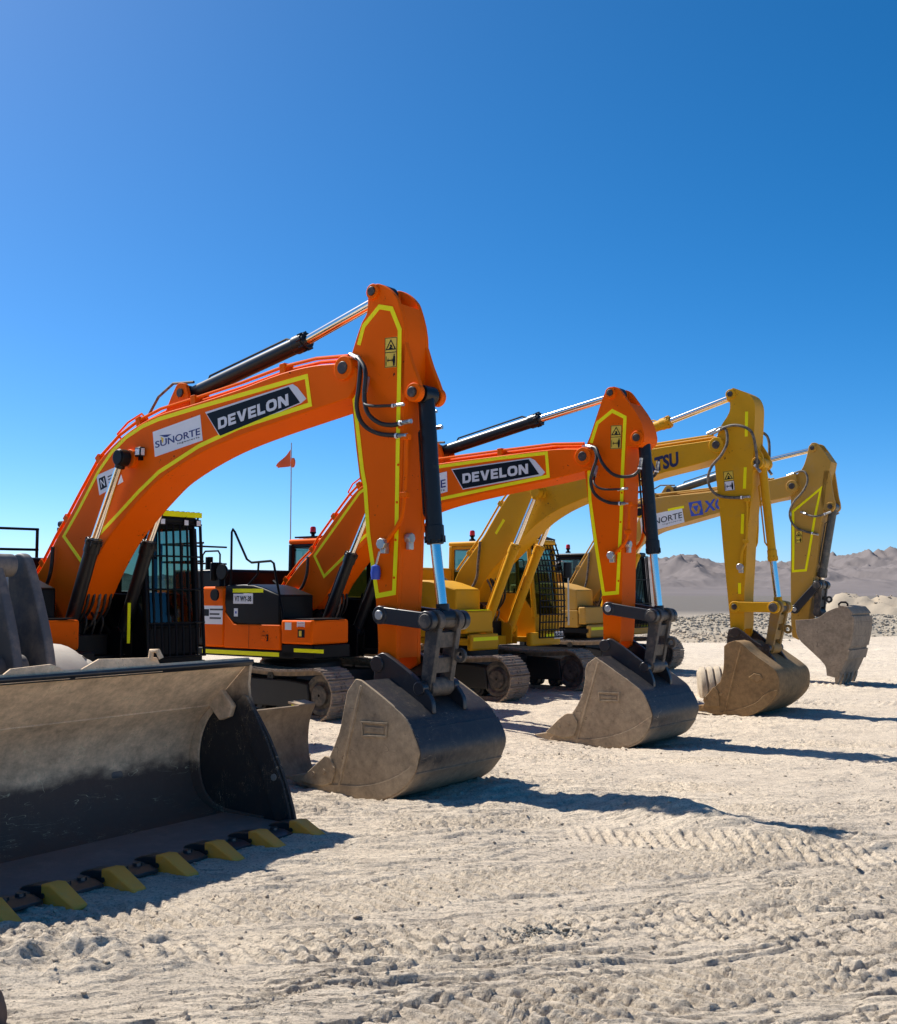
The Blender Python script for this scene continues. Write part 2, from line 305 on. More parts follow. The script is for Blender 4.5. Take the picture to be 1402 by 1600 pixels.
# ------------------------------------------------------------------ ground
def vnoise(x, y, seed=0):
    xi = np.floor(x).astype(np.int64); yi = np.floor(y).astype(np.int64); fx = x-xi; fy = y-yi
    fx = fx*fx*fx*(fx*(fx*6-15)+10); fy = fy*fy*fy*(fy*(fy*6-15)+10)
    def h(a, b):
        n = (a*374761393+b*668265263+seed*974634777) & 0xffffffff
        n = ((n ^ (n >> 13))*1274126177) & 0xffffffff; n = ((n ^ (n >> 16))*2246822519) & 0xffffffff
        return ((n ^ (n >> 15)) & 0xffffff)/float(0xffffff)
    return (h(xi, yi)*(1-fx)+h(xi+1, yi)*fx)*(1-fy)+(h(xi, yi+1)*(1-fx)+h(xi+1, yi+1)*fx)*fy
def fbm(x, y, o=5, seed=0, g=.5):
    a = 1.0; t = 0; s = 0
    for i in range(o): s = s+a*(vnoise(x, y, seed+i*17)-.5); t += a; a *= g; x = x*2.03+5.7; y = y*2.03+1.3
    return s/t*2
def sstep(a, b, x): t = np.clip((x-a)/(b-a), 0, 1); return t*t*(3-2*t)
def rot(x, y, deg): c, s = math.cos(rad(deg)), math.sin(rad(deg)); return x*c+y*s, -x*s+y*c
TRAILS = [  # crawler trails: a point, heading, half width, near/far extent
    ((1.7, 11.35), -3, .30, -1.6, 1.6), ((2.1, 8.72), -23, .26, -1.5, 1.6), ((1.6, 13.6), -4, .30, -1.8, 2.6), ((0.2, 7.6), 15, .34, -3, 3.4), ((3.0, 6.4), -10, .34, -2.2, 2),
    ((-.6, 9.0), 20, .3, -.4, 2.0), ((1.5, 5.7), 22, .30, -2.2, 2.6), ((2.2, 7.3), 30, .30, -1.6, 1.9), ((-.9, 6.5), 6, .30, -1.6, 2.2), ((3.6, 10.2), 6, .32, -1.7, 2), ((5.5, 14.8), -10, .34, -4, 6), ((5, 19.5), 4, .4, -9, 9), ((4, 24), -3, .5, -9, 14), ((8, 30), 3, .6, -14, 14)]
def gz(x, y):
    r = np.hypot(x, y); u = x*.616+y*.788
    near = 1-sstep(45, 90, r)
    z = -.10*np.exp(-((u-13.95)/2.0)**2)*np.exp(-((x-0)/9)**2)
    z = z+.05*fbm(x/5, y/5, 3, 3)*near*sstep(0, 3, np.abs(r-11)*1.0+1.2)
    a, b = rot(x-1.95, y-9.55, -62); z = z+.17*np.exp(-(a/.85)**2-(b/.33)**2)
    a, b = rot(x-2.9, y-8.75, -20); z = z+.05*np.exp(-(a/.9)**2-(b/.25)**2)
    z = z+.10*np.exp(-((x+2.25)/.75)**2-((y-6.15)/.38)**2)*(1+.8*fbm(x/.12, y/.12, 3, 9))
    for bx, by in ((-.95, 10.85), (-.35, 11.0), (2.05, 15.2), (2.75, 15.3), (4.6, 18.4), (5.3, 18.3), (-1.55, 11.55), (-1.15, 12.1), (1.4, 15.85), (1.8, 16.4), (4.2, 18.4)): z = z-.05*np.exp(-((x-bx)/.50)**2-((y-by)/.5)**2)
    # scraped streaks running mostly across the view: low crisp scarps
    wx = x+.30*fbm(x/1.1, y/1.1, 3, 21); wy = y+.30*fbm(x/1.1, y/1.1, 3, 31)
    a, b = rot(wx, wy, 12); s1 = fbm(a/.60, b/.075, 4, 41, .6)
    a, b = rot(wx, wy, -7); s2 = fbm(a/.36, b/.045, 3, 51, .6)
    a, b = rot(wx, wy, 24); s3 = fbm(a/1.4, b/.20, 4, 55, .6)
    amt = np.clip(.70+1.0*fbm(x/1.5, y/1.5, 3, 61), .30, 1.05)*(1-.4*sstep(11, 17, r))
    z = z+near*amt*(.024*sstep(-.02, .05, s1)+.012*sstep(.02, .08, s2)+.012*sstep(.0, .06, s3))
    z = z+.009*fbm(x/.45, y/.25, 3, 71, .55)*near+.035*np.maximum(0, fbm(x/.8, y/.8, 5, 81, .62)-.22)*near
    z = z+(.006*fbm(x/.15, y/.045, 3, 91, .7))*(1-sstep(14, 24, r))*(.6+.8*amt)
    for k, ((cx, cy), hd, hw, e0, e1) in enumerate(TRAILS):
        a, b = rot(x-cx, y-cy, hd); b = b+.15*np.sin(a*.6+k)
        m = np.clip((hw-np.abs(b))/.06, 0, 1)*sstep(e0, e0+.8, a)*(1-sstep(e1-.8, e1, a))*np.clip(.78+1.1*fbm(x/.8, y/.8, 2, 100+k), 0, 1)
        tr = np.abs(((a+.45*b+.02*fbm(x/.2, y/.2, 2, 7))/.115) % 1-.5)*2
        z = z+m*(.038*sstep(.40, .75, tr)-.018)
    return z*1.0
def add_grid(name, X, Y, Z, material, wrap=False, smooth=180):
    n, m = X.shape; co = np.stack([X, Y, Z], -1).reshape(-1, 3).astype(np.float32)
    i, j = np.meshgrid(np.arange(n-1), np.arange(m if wrap else m-1), indexing='ij'); j2 = (j+1) % m
    q = np.stack([i*m+j, (i+1)*m+j, (i+1)*m+j2, i*m+j2], -1).reshape(-1, 4).astype(np.int32)
    me = bpy.data.meshes.new(name); me.vertices.add(len(co)); me.vertices.foreach_set('co', co.ravel())
    me.loops.add(q.size); me.loops.foreach_set('vertex_index', q.ravel()); me.polygons.add(len(q))
    me.polygons.foreach_set('loop_start', np.arange(0, q.size, 4, dtype=np.int32)); me.polygons.foreach_set('loop_total', np.full(len(q), 4, dtype=np.int32))
    me.update(calc_edges=True); me.validate(); return link(name, me, material, None, 0, 2, smooth)
def ground_mat():
    m = bpy.data.materials.new('desert_gravel'); m.use_nodes = True; t = m.node_tree; N = t.nodes; L = t.links; b = N['Principled BSDF']; b.inputs['Roughness'].default_value = .95; b.inputs['Specular IOR Level'].default_value = .15
    tc = N.new('ShaderNodeTexCoord')
    def noi(s, d=8, r=.6):
        n = N.new('ShaderNodeTexNoise'); n.inputs['Scale'].default_value = s; n.inputs['Detail'].default_value = d; n.inputs['Roughness'].default_value = r; L.new(tc.outputs['Object'], n.inputs['Vector']); return n.outputs['Fac']
    def mix(f, a, b_):
        x = N.new('ShaderNodeMix'); x.data_type = 'RGBA'; L.new(f, x.inputs['Factor'])
        for k, v in (('A', a), ('B', b_)):
            if isinstance(v, tuple): x.inputs[k].default_value = (*v, 1)
            else: L.new(v, x.inputs[k])
        return x.outputs['Result']
    def rng(s, a, b_, c=0, d=1):
        r = N.new('ShaderNodeMapRange'); r.inputs['From Min'].default_value = a; r.inputs['From Max'].default_value = b_; r.inputs['To Min'].default_value = c; r.inputs['To Max'].default_value = d; L.new(s, r.inputs['Value']); return r.outputs[0]
    c = mix(rng(noi(.35, 6), .35, .65), (.80, .67, .51), (.69, .58, .455))
    c = mix(rng(noi(2.3, 9, .7), .46, .72, 0, .75), c, (.40, .335, .27))
    c = mix(rng(noi(48, 5, .8), .49, .60, 0, .72), c, (.23, .19, .15))
    c = mix(rng(noi(85, 3, .8), .53, .62, 0, .85), c, (.80, .68, .52))
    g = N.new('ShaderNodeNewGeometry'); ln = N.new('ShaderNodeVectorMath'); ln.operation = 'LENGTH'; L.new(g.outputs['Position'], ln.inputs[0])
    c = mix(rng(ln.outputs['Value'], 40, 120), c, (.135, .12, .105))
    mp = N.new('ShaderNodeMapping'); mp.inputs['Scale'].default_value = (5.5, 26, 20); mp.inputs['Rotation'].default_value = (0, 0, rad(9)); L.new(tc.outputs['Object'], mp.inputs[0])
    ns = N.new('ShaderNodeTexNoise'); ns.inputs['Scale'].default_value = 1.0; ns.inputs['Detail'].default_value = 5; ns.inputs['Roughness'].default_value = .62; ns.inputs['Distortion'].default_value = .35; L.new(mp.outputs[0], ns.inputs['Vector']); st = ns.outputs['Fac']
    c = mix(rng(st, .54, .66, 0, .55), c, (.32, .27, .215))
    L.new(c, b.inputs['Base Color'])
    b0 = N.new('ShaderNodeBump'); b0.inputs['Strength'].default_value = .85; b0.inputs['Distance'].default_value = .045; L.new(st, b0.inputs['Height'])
    bp = N.new('ShaderNodeBump'); bp.inputs['Strength'].default_value = 1.0; bp.inputs['Distance'].default_value = .020; L.new(noi(34, 8, .8), bp.inputs['Height']); L.new(b0.outputs[0], bp.inputs['Normal'])
    b2 = N.new('ShaderNodeBump'); b2.inputs['Strength'].default_value = .6; b2.inputs['Distance'].default_value = .008; L.new(noi(130, 4, .7), b2.inputs['Height']); L.new(bp.outputs[0], b2.inputs['Normal'])
    L.new(b2.outputs[0], b.inputs['Normal']); return m
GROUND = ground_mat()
rr = np.concatenate([[0.0], np.geomspace(1.2, 3.4, 24)[:-1], 1/np.linspace(1/3.4, 1/60, 1040), np.geomspace(62, 4500, 60)])
aa = np.concatenate([np.linspace(-36, 36, 640), np.linspace(36, 324, 90)[1:-1]])
R_, A_ = np.meshgrid(rr, np.radians(aa), indexing='ij')
GX, GY = R_*np.sin(A_), R_*np.cos(A_)
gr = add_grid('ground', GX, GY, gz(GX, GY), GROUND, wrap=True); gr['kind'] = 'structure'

ROCKM = mat('broken_rock', (.42, .35, .265), .95, scale=5, var=.35, spec=.1)
ROCKD = mat('dark_broken_rock', (.37, .32, .25), .95, scale=.8, var=.35, spec=.1)
def rocks(name, P, S, material, seed=1):
    """one mesh of many little angular stones"""
    rg = np.random.default_rng(seed); bm = bmesh.new(); bmesh.ops.create_icosphere(bm, subdivisions=1, radius=1)
    base = np.array([v.co[:] for v in bm.verts]); fc = np.array([[v.index for v in f.verts] for f in bm.faces]); bm.free()
    n = len(P); nv = len(base); V = base[None]*rg.uniform(.6, 1.25, (n, nv, 1)); V = V*rg.uniform([.8, .7, .45], [1.4, 1.1, .8], (n, 1, 3))
    a = rg.uniform(0, 6.28, n); c, s = np.cos(a)[:, None], np.sin(a)[:, None]
    V = np.stack([V[..., 0]*c-V[..., 1]*s, V[..., 0]*s+V[..., 1]*c, V[..., 2]], -1)*S[:, None, None]+P[:, None, :]
    F = (fc[None]+np.arange(n)[:, None, None]*nv).reshape(-1, 3)
    me = bpy.data.meshes.new(name); me.from_pydata(V.reshape(-1, 3).tolist(), [], F.tolist()); me.update(); return link(name, me, material, None, 0, 2, 0)
rg = np.random.default_rng(5)
N_ = 9000
y = 4.6*np.exp(rg.uniform(0, 1.75, N_)); x = rg.uniform(-1, 1, N_)*y*.5
keep = (fbm(x/1.1, y/1.1, 4, 81, .6)+.35*rg.uniform(-1, 1, N_) > -.02); x, y = x[keep], y[keep]
S = .003+.010*rg.random(len(x))**5*1.6+.0003*y; S = np.where(rg.random(len(x)) < .008, S*1.8, S)
pb = rocks('gravel', np.stack([x, y, gz(x, y)+S*.2], -1), S, ROCKM); tag(pb, 'loose gravel scattered over the pale dusty ground', 'gravel', kind='stuff')

g3 = np.random.default_rng(8); x = .55+g3.normal(0, .14, 420); y = 6.5+g3.normal(0, .07, 420); S = .005+.010*g3.random(420)**2
tag(rocks('gravel', np.stack([x, y, gz(x, y)+.03*np.exp(-((x-.55)/.12)**2-((y-6.5)/.06)**2)], -1), S, mat('grey_pebble', (.20, .19, .165), .95, scale=9, var=.4, spec=.1), 9), 'small heap of dark grey pebbles on the open ground in front of the buckets', 'gravel', kind='stuff')
# windrow of dark rubble and pale spoil heaps behind the machines
def mound(name, pts, h, wd, material, seed, label, nr=0, rs=(.05, .2), rmat=None, amp=.25):
    """a heap along a line of ground points"""
    P = [Vector(p) for p in pts]; xs = [p.x for p in P]; ys = [p.y for p in P]
    X, Y = np.meshgrid(np.arange(min(xs)-wd*1.6, max(xs)+wd*1.6, wd/14), np.arange(min(ys)-wd*1.6, max(ys)+wd*1.6, wd/14), indexing='ij')
    def H(X, Y):
        d = np.full(X.shape, 1e9)
        for a, b in zip(P[:-1], P[1:]):
            ex, ey = b.x-a.x, b.y-a.y; t = np.clip(((X-a.x)*ex+(Y-a.y)*ey)/(ex*ex+ey*ey+1e-9), 0, 1); d = np.minimum(d, np.hypot(X-a.x-ex*t, Y-a.y-ey*t))
        d = d+wd*.35*fbm(X/wd*.9, Y/wd*.9, 3, seed)
        return h*(np.clip(1-d/wd, -.3, 1))*(1+.55*fbm(X/wd/.8, Y/wd/.8, 4, seed+3))+amp*h*.35*fbm(X/wd*4, Y/wd*4, 4, seed+5, .65)-.12
    o = add_grid(name, X, Y, np.maximum(H(X, Y), -.3), material); o['kind'] = 'structure'; o['label'] = label
    if nr:
        g2 = np.random.default_rng(seed); k = g2.integers(0, len(P)-1, nr); t = g2.random(nr)
        x = np.array(xs)[k]*(1-t)+np.array(xs)[k+1]*t+g2.normal(0, wd*.5, nr); y = np.array(ys)[k]*(1-t)+np.array(ys)[k+1]*t+g2.normal(0, wd*.5, nr)
        z = H(x, y); ok = z > -.05; S = rs[0]+(rs[1]-rs[0])*g2.random(nr)**2.5
        r_ = rocks('rubble', np.stack([x, y, z+S*.2], -1)[ok], S[ok], rmat, seed); tag(r_, 'grey broken rocks lying on '+label, 'rubble', kind='stuff')
    return o
SPOIL = mat('pale_spoil', (.38, .315, .235), .95, scale=.9, var=.25, spec=.1, bump=1.0, bscale=7)
RUBB = mat('grey_rubble_soil', (.38, .325, .25), .95, scale=.7, var=.3, spec=.1, bump=.6, bscale=8)
mound('rubble_windrow', [(-4, 54), (4, 52), (10, 51), (15, 50.5), (20, 53), (30, 52)], 1.05, 4.4, RUBB, 3, 'low dark rubble windrow behind the excavator buckets', 15000, (.02, .11), ROCKD)
mound('spoil_heap', [(21.5, 58), (24, 57)], 2.25, 3.6, SPOIL, 13, 'tall pale spoil heap behind the raised bucket', 200, (.03, .10), ROCKM, amp=.45)
mound('spoil_heap', [(28.5, 62), (31, 60)], 1.8, 3.4, SPOIL, 23, 'pale spoil heap cut by the right edge of the picture', 150, (.03, .1), ROCKM, amp=.45)
mound('spoil_heap', [(9.5, 46), (12, 45)], .55, 2.2, SPOIL, 33, 'low pale apron of earth in front of the dark windrow', 600, (.04, .14), ROCKM, amp=.3)

# ------------------------------------------------------------------ far hills
def hill_mat():
    m = mat('hill_rock', (.168, .147, .142), .95, scale=.012, var=.28, spec=.05, bump=0)
    return m
az = np.radians(np.linspace(-34, 36, 1000)); rh = np.concatenate([np.linspace(420, 900, 30), np.linspace(906, 2100, 210)])
RH, AZ = np.meshgrid(rh, az, indexing='ij'); HX, HY = RH*np.sin(AZ), RH*np.cos(AZ)
deg = np.degrees(AZ)
crest = np.interp(deg, [-40, -14, -4, 0, 4, 11, 12.5, 15.5, 17, 19, 21, 23, 42], [12, 12, 17, 25, 30, 34, 35, 32, 31, 34, 38, 39, 42])
wx = HX+38*fbm(HX/120, HY/120, 3, 301); wy = HY+38*fbm(HX/120, HY/120, 3, 311)
ridge = 0; amp = 1.0; tot = 0; fx, fy = wx/80, wy/260
for i in range(6):
    n = 1-np.abs(2*vnoise(fx, fy, 400+i*13)-1); ridge = ridge+amp*n**1.25; tot += amp; amp *= .49; fx = fx*2.05+3.1; fy = fy*2.05+7.7
ridge = ridge/tot
rise = sstep(900, 1650, RH+150*fbm(HX/220, HY/220, 3, 333))
HZ = -1+4.5*sstep(420, 1000, RH)+crest*1.05*rise*(.50+.85*ridge)*(1-.3*sstep(1700, 2100, RH))+9*sstep(860, 1050, RH)*np.maximum(0, ridge-.42)+7*rise*(1-np.abs(2*vnoise(wx/26, wy/75, 777)-1))+3*rise*(1-np.abs(2*vnoise(wx/11, wy/30, 787)-1))-4*rise
hl = add_grid('hills', HX, HY, HZ, hill_mat()); hl['kind'] = 'structure'
# ------------------------------------------------------------------ excavators
def lerp(a, b, t): return tuple(p+(q-p)*t for p, q in zip(a, b))
def p3(p, l): return (p[0], l, p[1])
def ring_plate(mb, c, r0, l0, l1, n=24): mb.disc(c[0], c[1], r0, l0, l1, n)
def bar(mb, a, b, w0, w1, l0, l1):      # tapered link with round ends, in the side plane
    A, B = Vector(a), Vector(b); d = (B-A).normalized(); n = Vector((-d.y, d.x)); pts = []
    th = math.atan2(n.y, n.x)
    for k in range(9): t = th+math.pi*k/8; pts.append((A.x+w0*math.cos(t), A.y+w0*math.sin(t)))
    for k in range(9): t = th+math.pi+math.pi*k/8; pts.append((B.x+w1*math.cos(t), B.y+w1*math.sin(t)))
    mb.prism(pts, l0, l1)
def shoe_mesh():
    mb = MB(); mb.box(-.090, .090, -.3, .3, -.012, .012)
    for x, h in ((-.075, .016), (0, .012), (.07, .016)):
        mb.prism([(x-.016, .012), (x+.016, .012), (x+.009, .012+h), (x-.009, .012+h)], -.298, .298)
    for y in (-.05, .05):
        for x in (-.035, .035): mb.box(x-.014, x+.014, y-.014, y+.014, .012, .026)
    mb.box(-.095, .095, -.13, -.08, -.085, -.012); mb.box(-.095, .095, .08, .13, -.085, -.012)
    o = mb.build('track_shoe', STEEL); me = o.data; bpy.data.objects.remove(o); return me
SHOE = shoe_mesh()
def tracks(root, sc, half=1.85, R=.41, zc=.45, lat=1.27, front_only=False):
    loop = []; n = 40
    for k in range(n+1): loop.append((sc-half+2*half*k/n, zc-R))
    for k in range(1, 24): t = -math.pi/2+math.pi*k/24; loop.append((sc+half+R*math.cos(t), zc+R*math.sin(t)))
    for k in range(n+1):
        u = k/n; x = sc+half-2*half*u; sag = -.055*math.sin(math.pi*min(1, u/.55)) if u < .55 else -.03*math.sin(math.pi*(u-.55)/.45)
        loop.append((x, zc+R+sag))
    for k in range(1, 24): t = math.pi/2+math.pi*k/24; loop.append((sc-half+R*math.cos(t), zc+R*math.sin(t)))
    L_ = [0]
    for i in range(len(loop)): a, b = loop[i], loop[(i+1) % len(loop)]; L_.append(L_[-1]+math.dist(a, b))
    tot = L_[-1]; ns = int(round(tot/.19))
    for sd in (-1, 1):
        mb = MB(); l = sd*lat
        mb.prism(curve([(sc-half+.2, .22), (sc+half-.2, .22), (sc+half-.25, .62), (sc+half-.7, .66), (sc-half+.5, .66), (sc-half+.2, .6)], k=2), l-.17, l+.17)
        tr = mb.build('track', UNDER, root, .02)
        for c, nm, r in ((sc+half, 'idler', R-.09), (sc-half, 'sprocket', R-.08)):
            w = MB(); w.lathe([(.02, -.16), (.16, -.16), (.18, -.12), (r-.1, -.10), (r-.06, -.13), (r, -.13), (r, .13), (r-.06, .13), (r-.1, .10), (.18, .12), (.16, .16), (.02, .16)], (c, l, zc), 'y', 30)
            w.build(nm, UNDER if nm == 'sprocket' else LINKM, tr)
        for k in range(7):
            w = MB(); x = sc-half+.42+k*(2*half-.84)/6; w.lathe([(.01, -.16), (.06, -.16), (.07, -.13), (.115, -.13), (.115, -.04), (.09, -.04), (.09, .04), (.115, .04), (.115, .13), (.07, .13), (.06, .16), (.01, .16)], (x, l, zc-R+.2), 'y', 16); w.build('roller', UNDER, tr)
        for k in range(2):
            w = MB(); w.lathe([(.01, -.14), (.075, -.14), (.075, .14), (.01, .14)], (sc-.7+k*1.4, l, zc+R-.15), 'y', 16); w.build('carrier_roller', UNDER, tr)
        for k in range(ns):
            d = tot*k/ns; i = next(j for j in range(len(loop)) if L_[j+1] >= d); a, b = loop[i], loop[(i+1) % len(loop)]; t = (d-L_[i])/max(1e-6, L_[i+1]-L_[i])
            p = lerp(a, b, t); ang = math.atan2(b[1]-a[1], b[0]-a[0])
            o = bpy.data.objects.new('track_shoe', SHOE); COL.objects.link(o); o.parent = tr
            o.location = (p[0], l, p[1]); o.rotation_euler = (math.pi, -ang, 0)
    mb = MB(); mb.box(sc-.9, sc+.9, -1.0, 1.0, .42, .72); mb.lathe([(.01, 0), (.72, 0), (.72, .2), (.66, .24), (.66, .34), (.01, .34)], (sc, 0, .66), 'z', 40)
    mb.build('car_body', UNDER, root, .02)
def cab(root, f0, r0, l0, l1, z0, z1, shell, roofm, style, grid=(9, 4), c_th=.016):
    rake = .16; zt = z1-.1; mid = z0+.92
    mb = MB()
    mb.prism([(r0, z0), (f0-.05, z0), (f0, z0+.1), (f0, z0+.42), (f0-.35, mid-.05), (r0, mid)], l0+.02, l0+.07)          # right lower side
    mb.prism([(r0, z0), (f0-.05, z0), (f0, z0+.1), (f0, z0+.42), (f0-.35, mid-.05), (r0, mid)], l1-.07, l1-.02)
    mb.box(r0, r0+.05, l0+.07, l1-.07, z0, mid+.42); mb.box(f0-.06, f0-.01, l0+.07, l1-.07, z0+.02, z0+.40); mb.box(r0+.05, f0-.06, l0+.07, l1-.07, z0, z0+.08); mb.box(r0+.051, r0+.42, l0+.30, l1-.075, z0+.09, mid+.2)
    w = .045
    for l in (l0+w, l1-w):
        mb.path([(f0-.03, l, z0+.38), (f0-rake, l, zt-.05)], w*1.25, 6); mb.path([(r0+w, l, mid-.05), (r0+w+.02, l, zt)], w*1.7, 6)
        mb.path([(f0-1.02, l, mid-.1), (f0-1.05, l, zt)], w, 6)
        mb.path([(f0-rake, l, zt-.03), (r0+w, l, zt-.03)], w, 6)
    mb.path([(f0-rake, l0+w, zt-.03), (f0-rake, l1-w, zt-.03)], w, 6); mb.path([(r0+w, l0+w, zt-.03), (r0+w, l1-w, zt-.03)], w, 6)
    mb.path([(f0-.03, l0+w, z0+.42), (f0-.03, l1-w, z0+.42)], w*.8, 6)
    c = mb.build('cab', shell, root, .012)
    g = lambda pts: MB().add(pts, [(0, 1, 2, 3)]).build('window_pane', GLASS, c)
    g([(f0-.035, l0+.07, z0+.46), (f0-.035, l1-.07, z0+.46), (f0-rake, l1-.07, zt-.08), (f0-rake, l0+.07, zt-.08)])
    for l in (l0+.03, l1-.03):
        g([(f0-.06, l, mid-.2), (f0-rake-.03, l, zt-.06), (f0-1.0, l, zt-.06), (f0-1.0, l, mid-.02)])
        g([(f0-1.08, l, mid), (f0-1.08, l, zt-.06), (r0+.09, l, zt-.06), (r0+.09, l, mid)])
    g([(r0+.03, l0+.1, mid+.43), (r0+.03, l1-.1, mid+.43), (r0+.03, l1-.1, zt-.06), (r0+.03, l0+.1, zt-.06)])
    mb = MB(); mb.slab(curve([(r0-.02, l0), (f0-rake+.06, l0), (f0-rake+.12, l0+.1), (f0-rake+.12, l1-.1), (f0-rake+.06, l1), (r0-.02, l1)], k=2), zt, z1)
    mb.build('cab_roof', roofm, c, .04, 3)
    # seat and console
    mb = MB(); lm = (l0+l1)/2; mb.box(r0+.45, r0+.98, lm-.25, lm+.25, z0+.4, z0+.56); mb.prism([(r0+.42, z0+.56), (r0+.58, z0+.56), (r0+.44, z0+1.25), (r0+.32, z0+1.25)], lm-.24, lm+.24); mb.box(r0+.30, r0+.42, lm-.13, lm+.13, z0+1.27, z0+1.45); mb.box(r0+.5, r0+.95, lm-.2, lm+.2, z0+.08, z0+.4)
    mb.build('seat', SEATM, c, .04, 3)
    mb = MB(); mb.box(r0+.5, r0+1.15, lm-.44, lm-.30, z0+.08, z0+.78); mb.box(r0+.5, r0+1.15, lm+.30, lm+.42, z0+.08, z0+.78); mb.tube((r0+1.1, lm-.37, z0+.78), (r0+1.14, lm-.37, z0+.98), .018); mb.tube((r0+1.1, lm+.36, z0+.78), (r0+1.14, lm+.36, z0+.98), .018)
    mb.build('console', SEATM, c, .02)
    if style == 'bars':
        nb, nh = grid; gx0, gx1 = f0+.08, f0-rake+.10
        def X(z): return gx0+(gx1-gx0)*(z-z0)/(zt-z0)
        for k in range(nb):
            l = l0-.01+(l1-l0+.02)*k/(nb-1); th = .022 if k in (0, nb-1) else c_th
            MB().path([(X(z0+.0), l, z0+.0), (X(zt), l, zt)], th, 6).build('guard_bar', BLACK, c)
        for k in range(nh):
            z = z0+(zt-z0)*k/(nh-1); MB().path([(X(z)+.02, l0-.02, z), (X(z)+.02, l1+.02, z)], .013, 6).build('guard_bar', BLACK, c)
    elif style == 'mesh':
        nb, nh = grid; pts = [(f0+.10, z0-.02), (f0+.12, z0+.6), (f0+.10, z0+1.1), (f0+.02, z0+1.55), (f0-.12, z1+.02), (f0-.4, z1+.10)]; cv = curve(pts, False, 4)
        for k in range(nb):
            l = l0+.02+(l1-l0-.04)*k/(nb-1); MB().path([(a, l, b) for a, b in cv], .020 if k in (0, nb-1) else .0125, 6).build('guard_bar', BLACK, c)
        for k in range(nh):
            a, b = cv[round(k*(len(cv)-1)/(nh-1))]; MB().path([(a+.012, l0, b), (a+.012, l1, b)], .014, 6).build('guard_bar', BLACK, c)
    return c
def lamp(root, x, l, z, s=.055, name='work_light'):
    mb = MB(); mb.box(x-.05, x, l-s, l+s, z-s, z+s); mb.box(x-.03, x-.01, l-.015, l+.015, z+s, z+s+.04)
    o = mb.build(name, BLACK, root, .008); MB().box(x, x+.004, l-s*.72, l+s*.72, z-s*.72, z+s*.72).build('lens', LENS, o, .002); return o
def beacon(root, x, l, z):
    o = MB().lathe([(.001, 0), (.07, 0), (.07, .03), (.035, .05), (.035, .08), (.06, .10), (.06, .12), (.001, .12)], (x, l, z), 'z', 16).build('beacon', BLACK, root)
    MB().lathe([(.001, .12), (.058, .12), (.055, .20), (.04, .225), (.001, .23)], (x, l, z), 'z', 16).build('lens', REDL, o)
